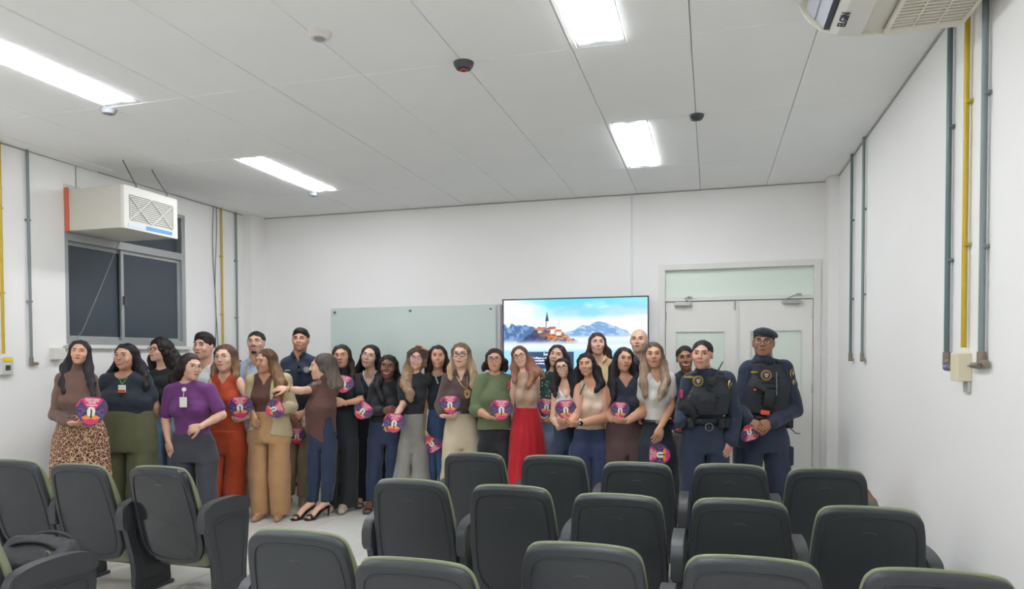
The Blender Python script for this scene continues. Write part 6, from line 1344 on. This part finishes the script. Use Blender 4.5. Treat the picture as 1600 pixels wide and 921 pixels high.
if 'cream' in PD:
    S = PD['cream']; q = [lp2(S, 914, 600, 0.02), lp2(S, 908, 612, 0.03), lp2(S, 903, 628, 0.03)]; MB().tube(q, 0.006, n=6).build('green_lanyard', mat('lanyard_green_dark', (70, 110, 80), 0.6), S['_']['root'])
    w_ = Lp(S, 906.5, 661.5, -0.235); e = empty('smartwatch', tuple(w_)); e.parent = S['_']['root']
    MB().cyl((0, -0.026, 0), (0, -0.036, 0), 0.021, n=20).build('watch_face', mat('watch_face', (26, 28, 36), 0.15), e, smooth=True)
    MB().cyl((0, -0.024, 0), (0, -0.034, 0), 0.0235, n=20).build('watch_case', mat('watch_case', (200, 180, 170), 0.3, metal=0.8), e, smooth=True)
    MB().tube([(0.006*math.cos(a), 0.030*math.cos(a), 0.030*math.sin(a)) for a in np.linspace(0, 2*PI, 18, endpoint=False)], 0.009, n=6, closed=True).build('watch_strap', mat('watch_strap', (214, 204, 196), 0.6), e, smooth=True)
if 'blonde' in PD:
    S = PD['blonde']; p = lp2(S, 730, 616, 0.055); e = empty('medal_badge', tuple(p)); e.parent = S['_']['root']
    MB().prism(catmull([(-.026, .034), (0, .040), (.026, .034), (.030, 0), (.018, -.032), (0, -.042), (-.018, -.032), (-.030, 0)], 3), -0.004, 0.004, 'y').build('medal_plate', mat('gold_medal', (160, 130, 80), 0.4, metal=0.5), e)
    MB().cyl((0, -0.004, 0), (0, -0.008, 0), 0.014, n=18).build('medal_centre', mat('medal_dark', (90, 74, 56), 0.5), e)
    n1, n2 = lp2(S, 713, 588, 0.03), lp2(S, 730, 588, 0.03)
    MB().tube([n1, (n1+p)/2+Vector((0, -.012, 0)), p+Vector((0, 0, .04)), (n2+p)/2+Vector((0, -.012, 0)), n2], 0.0022, n=5).build('neck_chain', mat('chain_gold', (190, 160, 100), 0.35, metal=0.7), S['_']['root'])
if 'green' in PD:
    S = PD['green']; p = lp2(S, 796, 602, 0.035)
    MB().tube([p+Vector(v) for v in ((-.014, -.01, -.034), (.004, -.01, .0), (.008, -.01, .026), (0, -.012, .034), (-.008, -.012, .026), (-.004, -.013, 0), (.014, -.013, -.034))], 0.0055, n=6).build('pink_ribbon', mat('ribbon_pink', (226, 62, 104), 0.5), S['_']['root'])
if 'vneck' in PD:
    S = PD['vneck']; NB = S['_']['NB']; q = [Vector((NB[0]+sx, NB[1]-0.03 if abs(sx) > .05 else front_y(S, NB[2]+dz, None, 0.012), NB[2]+dz)) for sx, dz in ((-.068, .015), (-.045, -.06), (0, -.145), (.045, -.06), (.068, .015))]
    q[1].y = q[3].y = NB[1]-0.095; MB().tube(q, 0.006, n=6).build('white_neck_trim', mat('trim_white_cloth', (214, 210, 204), 0.7), S['_']['root'])
if 'polo' in PD:
    S = PD['polo']; emblem(S, 479, 578, 0.034, 0.03, (186, 172, 140), (150, 160, 190)); p = lp2(S, 468, 573, 0.035)
    for dz in (0.0, -0.055): MB().sph((p.x-0.004, p.y-0.012, p.z+dz), (0.017, 0.008, 0.022), n=10).build('hanging_sunglasses', mat('sunglass_dark', (20, 22, 30), 0.1), S['_']['root'], smooth=True)
    q = lp2(S, 449, 579, 0.02); boxo('name_tape', tuple(q), (0.05, 0.006, 0.012), mat('tape_grey', (170, 172, 176), 0.6), S['_']['root'])
if 'pointing' in PD:
    S = PD['pointing']; w_ = Lp(S, 453, 608.5, -0.225); MB().tube([w_+Vector((0.004*math.sin(a), 0.029*math.cos(a), 0.029*math.sin(a))) for a in np.linspace(0, 2*PI, 18, endpoint=False)], 0.0055, n=6, closed=True).build('gold_bracelet', mat('chain_gold', (190, 160, 100), 0.35, metal=0.7), S['_']['root'], smooth=True)

# ---------------------------------------------------------------- officers' kit
M_vest = mat('vest_nylon', (44, 48, 56), 0.75, var=0.05, bump=0.1, bscale=160); M_pouch = mat('pouch_black', (34, 36, 42), 0.65); M_yt = mat('tape_yellow', (204, 176, 60), 0.6); M_orr = mat('taser_orange', (226, 84, 40), 0.45); M_gun = mat('holster_black', (28, 30, 34), 0.4)
def vest(S, ytop, ybot, names):
    D_ = S['_']; zt, zb = D_['L'](0, ytop)[2], D_['L'](0, ybot)[2]; NB = D_['NB']; rr = [q for q in D_['rows'] if q[0] < D_['zsh']-0.03]
    top_ = D_['zsh']+0.01; lt = [(zb-0.02, *[float(np.interp(zb-0.02, [q[0] for q in rr], [q[i] for q in rr])) for i in (1, 2, 3, 4)])]+[q for q in rr if q[0] > zb]
    hw = lt[-1][3]; lt += [(top_, NB[0], 0, hw*0.80, lt[-1][4]*0.9), (top_+0.035, NB[0], 0, hw*0.72, 0.085)]
    adds = [Loft(lt, 0.030, n=2.7)]
    cuts = [Half(lambda X, Y, Z: zb-Z, 0.01), El((NB[0], NB[1]-0.04, NB[2]+0.03), (0.082, 0.16, 0.085), 0.01)]
    for s_, sh in ((-1, D_['L'](*S['sl'])), (1, D_['L'](*S['sr']))): cuts.append(El(np.array(sh)+np.array([s_*0.035, 0, -0.03]), (0.058, 0.14, 0.115), 0.012))
    V, F = surf(adds, cuts, 0.010, wr=[(0.003, 16, 16, 16, 3)]); v = np_mesh('tactical_vest', [(V, F)], D_['root'], M_vest)
    for s_ in (-1, 1): MB().box((NB[0]+s_*0.105, NB[1]-0.01, D_['zsh']+0.052), (0.06, 0.13, 0.035), Matrix.Rotation(s_*0.25, 3, 'Y'), 0.012).build('shoulder_pad', M_pouch, D_['root'], smooth=True)
    return v
def pouch(S, x, y, w, h, dpt, off=0.035, m=None, name='pouch', rot=0.0, flap=True):
    p = lp2(S, x, y, off); mb = MB(); R_ = Matrix.Rotation(rot, 3, 'Y'); mb.box((0, 0, 0), (w, dpt, h), R_, 0.008)
    o = mb.build(name, m or M_pouch, S['_']['root'], smooth=True); o.location = (p.x, p.y-dpt/2, p.z)
    if flap:
        f = MB().box((0, -dpt/2-0.002, h*0.28), (w*1.02, 0.006, h*0.42), R_, 0.002).build('pouch_flap', M_vest, o, smooth=True); MB().cyl((0, -dpt/2-0.004, h*0.1), (0, -dpt/2-0.009, h*0.1), 0.006, n=10).build('snap', mat('snap_grey', (90, 92, 98), 0.3, metal=0.6), o)
    return o
def strap_rows(S, ys_, x0, x1, off=0.038):
    for y in ys_:
        a = lp2(S, x0, y, off); b_ = lp2(S, x1, y, off); n_ = 7; pts = []
        for t in np.linspace(0, 1, n_): pts.append(lp2(S, x0+(x1-x0)*t, y, off-0.004))
        V, F = tube_np(pts, [(0.010, 0.004)]*n_, n=8, U=np.array([0, 0, 1.0])); np_mesh('vest_webbing', [(V, F)], S['_']['root'], M_pouch)
def tape(S, x0, x1, y, off=0.040):
    a, b_ = lp2(S, x0, y, off), lp2(S, x1, y, off); c = (a+b_)/2; o = boxo('name_tape', (0, 0, 0), ((b_-a).length, 0.005, 0.020), M_pouch, S['_']['root']); o.location = c
    ang = math.atan2((b_-a).y, (b_-a).x); o.rotation_euler = (0, 0, ang)
    t_ = text_mesh('GUARDA', 0.0165, 0.0004, 0.0006); q = link_mesh('tape_lettering', t_, o, M_yt); q.rotation_euler = (PI/2, 0, 0); q.location = (0, -0.003, 0)
    bo_ = boxo('tape_border', (0, -0.0026, 0), ((b_-a).length*0.98, 0.001, 0.018), mat('tape_gold_dark', (120, 104, 50), 0.6), o)
if 'officerf' in PD:
    S = PD['officerf']; rt = S['_']['root']; vest(S, 590, 652, 0)
    strap_rows(S, (622, 630, 638, 646), 1082, 1126); tape(S, 1067, 1085, 589.5); emblem(S, 1091, 596, 0.043, 0.042)
    pouch(S, 1103, 632, 0.125, 0.165, 0.05); pouch(S, 1108, 600, 0.05, 0.11, 0.035, name='radio_pouch', flap=False)
    p = lp2(S, 1112, 592, 0.06); MB().tube([p+Vector((0, -.01, -.03)), p+Vector((.04, -.015, .05)), p+Vector((.085, -.02, .135))], [0.009, 0.006, 0.004], n=8).box(p+Vector((0, -.012, -.03)), (0.045, 0.03, 0.06), Matrix.Rotation(0.5, 3, 'Y'), 0.005).build('radio', M_gun, rt, smooth=True)
    # holster with pistol across the belly
    q = lp2(S, 1079, 640, 0.07); MB().box(q, (0.075, 0.045, 0.17), Matrix.Rotation(-0.62, 3, 'Y'), 0.014).box(q+Vector((-0.055, -0.0, 0.035)), (0.05, 0.04, 0.10), Matrix.Rotation(0.5, 3, 'Y'), 0.01).build('pistol_holster', M_gun, rt, smooth=True)
    ch = [lp2(S, 1083, 607, 0.055), lp2(S, 1078, 614, 0.06), lp2(S, 1076, 622, 0.06), lp2(S, 1075, 632, 0.06)]
    mb = MB()
    for i in range(10):
        t = i/9*3; k = min(int(t), 2); c = ch[k].lerp(ch[k+1], t-k); mb.tube([c+Vector((0.007*math.cos(a), -0.008+(0.004*math.sin(a) if i % 2 else 0), 0.009*math.sin(a))) for a in np.linspace(0, 2*PI, 10, endpoint=False)], 0.0022, n=5, closed=True)
    mb.build('handcuff_chain', mat('cuff_steel', (130, 130, 134), 0.25, metal=0.8), rt, smooth=True)
    q = lp2(S, 1065.5, 616, 0.05); boxo('pink_tab', tuple(q), (0.02, 0.02, 0.07), mat('ribbon_pink', (226, 62, 104), 0.5), rt, bev=0.005)
if 'officerm' in PD:
    S = PD['officerm']; rt = S['_']['root']; vest(S, 575, 648, 0)
    strap_rows(S, (590, 598, 606, 614, 622, 630, 638, 645), 1170, 1218); tape(S, 1167, 1185, 582); emblem(S, 1197.5, 587, 0.045, 0.044)
    p = lp2(S, 1201, 622, 0.075); MB().box(p, (0.085, 0.05, 0.15), Matrix.Rotation(0.12, 3, 'Y'), 0.012).box(p+Vector((-0.055, -0.005, 0.075)), (0.13, 0.04, 0.04), Matrix.Rotation(0.45, 3, 'Y'), 0.01).build('stun_gun_holster', M_gun, rt, smooth=True)
    q = lp2(S, 1181.5, 606, 0.09); MB().box(q, (0.016, 0.02, 0.06), Matrix.Rotation(0.35, 3, 'Y'), 0.004).build('orange_tip', M_orr, rt, smooth=True)
    q = lp2(S, 1196, 645.5, 0.09); MB().box(q, (0.072, 0.04, 0.038), Matrix.Rotation(0.15, 3, 'Y'), 0.008).build('orange_cartridge', M_orr, rt, smooth=True)
    q = lp2(S, 1213, 592, 0.05); MB().cyl(q+Vector((0, -.01, -.14)), q+Vector((0, -.01, .05)), 0.006, n=8).build('pen', mat('cuff_steel', (130, 130, 134), 0.25, metal=0.8), rt)
    # beret
    D_ = S['_']; hs = D_['hs']; A = [El((0.004, 0.024, 0.070), (0.086, 0.106, 0.050), 0.03, np.array(Matrix.Rotation(0.20, 3, 'Y') @ Matrix.Rotation(-0.10, 3, 'X'))), El((0.030, 0.03, 0.078), (0.070, 0.09, 0.030), 0.03, np.array(Matrix.Rotation(0.42, 3, 'Y')))]
    V, F = surf(A, [Half(lambda X, Y, Z: 0.052-0.25*X*0.6-Z, 0.006)], 0.006); np_mesh('beret', [(D_['toP'](V), F)], rt, cl('beret_wool', (30, 36, 50)))
    ring = [D_['toP']((0.0775*math.cos(a), 0.018+0.096*math.sin(a), 0.053-0.012*math.cos(a))) for a in np.linspace(0, 2*PI, 30, endpoint=False)]
    MB().tube([tuple(q) for q in ring], 0.006, n=8, closed=True).build('beret_band', mat('beret_band', (24, 26, 32), 0.5), rt, smooth=True)
def duty_belt(S, y):
    D_ = S['_']; z = D_['L'](0, y)[2]; rr = D_['rows']; zz = [q[0] for q in rr]; c, a, b_ = (float(np.interp(z, zz, [q[i] for q in rr])) for i in (1, 3, 4))
    V, F = tube_np([(c+(a+0.022)*math.cos(t), (b_+0.022)*math.sin(t), z) for t in np.linspace(0, 2*PI, 44)], [(0.026, 0.007)]*44, n=10, U=np.array([0, 0, 1.0])); np_mesh('duty_belt', [(V, F)], D_['root'], M_gun)
    for i, ang in enumerate((-2.25, -1.0, -0.65, -0.25, 0.15, 3.3)):
        x, yy = c+(a+0.045)*math.cos(ang), (b_+0.045)*math.sin(ang); MB().box((x, yy, z-0.015), (0.055, 0.035, 0.085), Matrix.Rotation(ang+PI/2, 3, 'Z'), 0.008).build('belt_pouch', M_pouch, D_['root'], smooth=True)
    boxo('belt_buckle', (c-0.02, -b_-0.034, z), (0.055, 0.01, 0.045), M_pouch, D_['root'], bev=0.004)
for i_, y_ in (('officerf', 661), ('officerm', 657)):
    if i_ in PD: duty_belt(PD[i_], y_)
if 'officerf' in PD:
    emblem(PD['officerf'], 1141, 601, 0.036, 0, side=-0.07, rotz=0.9, name='shoulder_patch')
    S = PD['officerf']; p = Lp(S, 1108, 668, -0.19); MB().tube([p+Vector((0.03*math.cos(a), 0, 0.03*math.sin(a))) for a in np.linspace(0, 2*PI, 16, endpoint=False)], 0.006, n=6, closed=True).build('handcuffs', mat('cuff_steel', (130, 130, 134), 0.25, metal=0.8), S['_']['root'], smooth=True)
if 'officerm' in PD:
    S = PD['officerm']; emblem(S, 1238, 584, 0.038, 0, side=-0.06, rotz=0.8, name='shoulder_patch'); emblem(S, 1241, 598, 0.024, 0, col=(206, 172, 50), inner=(40, 46, 62), side=-0.065, rotz=0.8, name='rank_patch')
    p = Lp(S, 1232, 655, 0.0); MB().box(p, (0.06, 0.09, 0.16), None, 0.014).build('pistol_holster', M_gun, S['_']['root'], smooth=True)
    MB().tube([p+Vector((0.01, -.02, -.08)), p+Vector((0.05, -.03, -.12)), p+Vector((0.09, -.03, -.125))], 0.004, n=6).build('lanyard_hook', M_gun, S['_']['root'])
    for s_, x in ((-1, 1158), (1, 1226)): 
        p = Lp(S, x+6*s_, 712, -0.0); MB().box(p, (0.05, 0.14, 0.17), None, 0.02).build('cargo_pocket', c_uni, S['_']['root'], smooth=True)

# ---------------------------------------------------------------- bags, papers, desk at the back
def bag(loc, rz, size, m, label, cat='bag', hs=0.2):
    r = empty('handbag', loc, rz, label=label, cat=cat); a, b_, c = size
    V, F = surf([El((0, 0, c*0.40), (a*0.55, b_*0.55, c*0.42), 0.06), El((-a*.25, 0, c*0.3), (a*0.3, b_*0.5, c*0.3), 0.05), El((a*.25, 0, c*0.3), (a*0.3, b_*0.5, c*0.3), 0.05), Rc((-a*.35, 0, c*.70), (a*.35, 0, c*.70), 0.03, 0.03, 0.06)], [Half(lambda X, Y, Z: 0.002-Z, 0.01)], 0.009, wr=[(0.012, 14, 14, 14, 2), (0.004, 40, 40, 40, 5)])
    np_mesh('body', [(V, F)], r, m)
    for s_ in (-1, 1): MB().tube([(a*0.28*math.cos(t), s_*b_*0.22, c*0.72+c*hs*math.sin(t)*(1 if s_ > 0 else 0.7)) for t in np.linspace(0.05, PI-0.05, 14)], 0.009, n=8).build('strap', m, r, smooth=True)
    mt = mat('buckle_metal', (190, 180, 150), 0.3, metal=0.8); MB().tube([(a*0.28+0.014*math.cos(t), -b_*0.35, c*0.66+0.014*math.sin(t)) for t in np.linspace(0, 2*PI, 12, endpoint=False)], 0.003, n=6, closed=True).build('ring', mt, r, smooth=True)
    return r
M_leath = mat('tan_leather', (142, 84, 64), 0.5, var=0.1, vscale=20, bump=0.15, bscale=50); M_blkbag = mat('black_bag', (40, 41, 45), 0.6, var=0.05, bump=0.2, bscale=80)
bag((-1.39, 2.78, 0.445), 0.2, (0.27, 0.20, 0.17), M_leath, 'small brown leather handbag glimpsed between two seat backs of the nearest row')
bag((0.84, 4.88, 0.455), 0.3, (0.34, 0.22, 0.27), M_leath, 'brown handbag with a strap on the last far chair beside the right wall')
bag((-3.12, 2.62, 0.445), 0.15, (0.40, 0.28, 0.24), M_blkbag, 'black bag with straps on the nearest left chair')
r = empty('folder', (-1.42, 4.76, 0.445), 0.1, label='pale blue folder of papers on the first far chair of the right block', cat='folder')
for k_ in range(3): boxo('cover' if k_ in (0, 2) else 'paper', (0, 0, 0.004+0.009*k_), (0.34, 0.24, 0.006), mat('folder_blue', (150, 186, 196), 0.4) if k_ != 1 else mat('paper_white', (226, 228, 226), 0.6), r, bev=0.001)
# white desk behind the men on the left of the back wall
r = empty('white_desk', (-4.62, YB-0.22, 0), label='small white desk with a dark lower bar behind the man in khaki trousers', cat='desk')
M_dw = mat('desk_white', (206, 204, 198), 0.5)
boxo('top', (0, 0, 0.36), (0.62, 0.34, 0.03), M_dw, r, bev=0.004); boxo('edge', (0, -0.165, 0.335), (0.60, 0.012, 0.02), mat('desk_dark', (40, 42, 44), 0.5), r)
boxo('back_panel', (0, 0.12, 0.18), (0.58, 0.02, 0.32), M_dw, r)
for x in (-0.29, 0.29):
    for y in (-0.15, 0.15): boxo('leg', (x, y, 0.172), (0.028, 0.028, 0.344), mat('desk_dark', (40, 42, 44), 0.5), r, bev=0.003)
boxo('lower_bar', (0, -0.15, 0.08), (0.56, 0.02, 0.035), mat('desk_dark', (40, 42, 44), 0.5), r)
print('script', round(time.perf_counter()-T0, 1), 's; meshes', len(bpy.data.meshes))
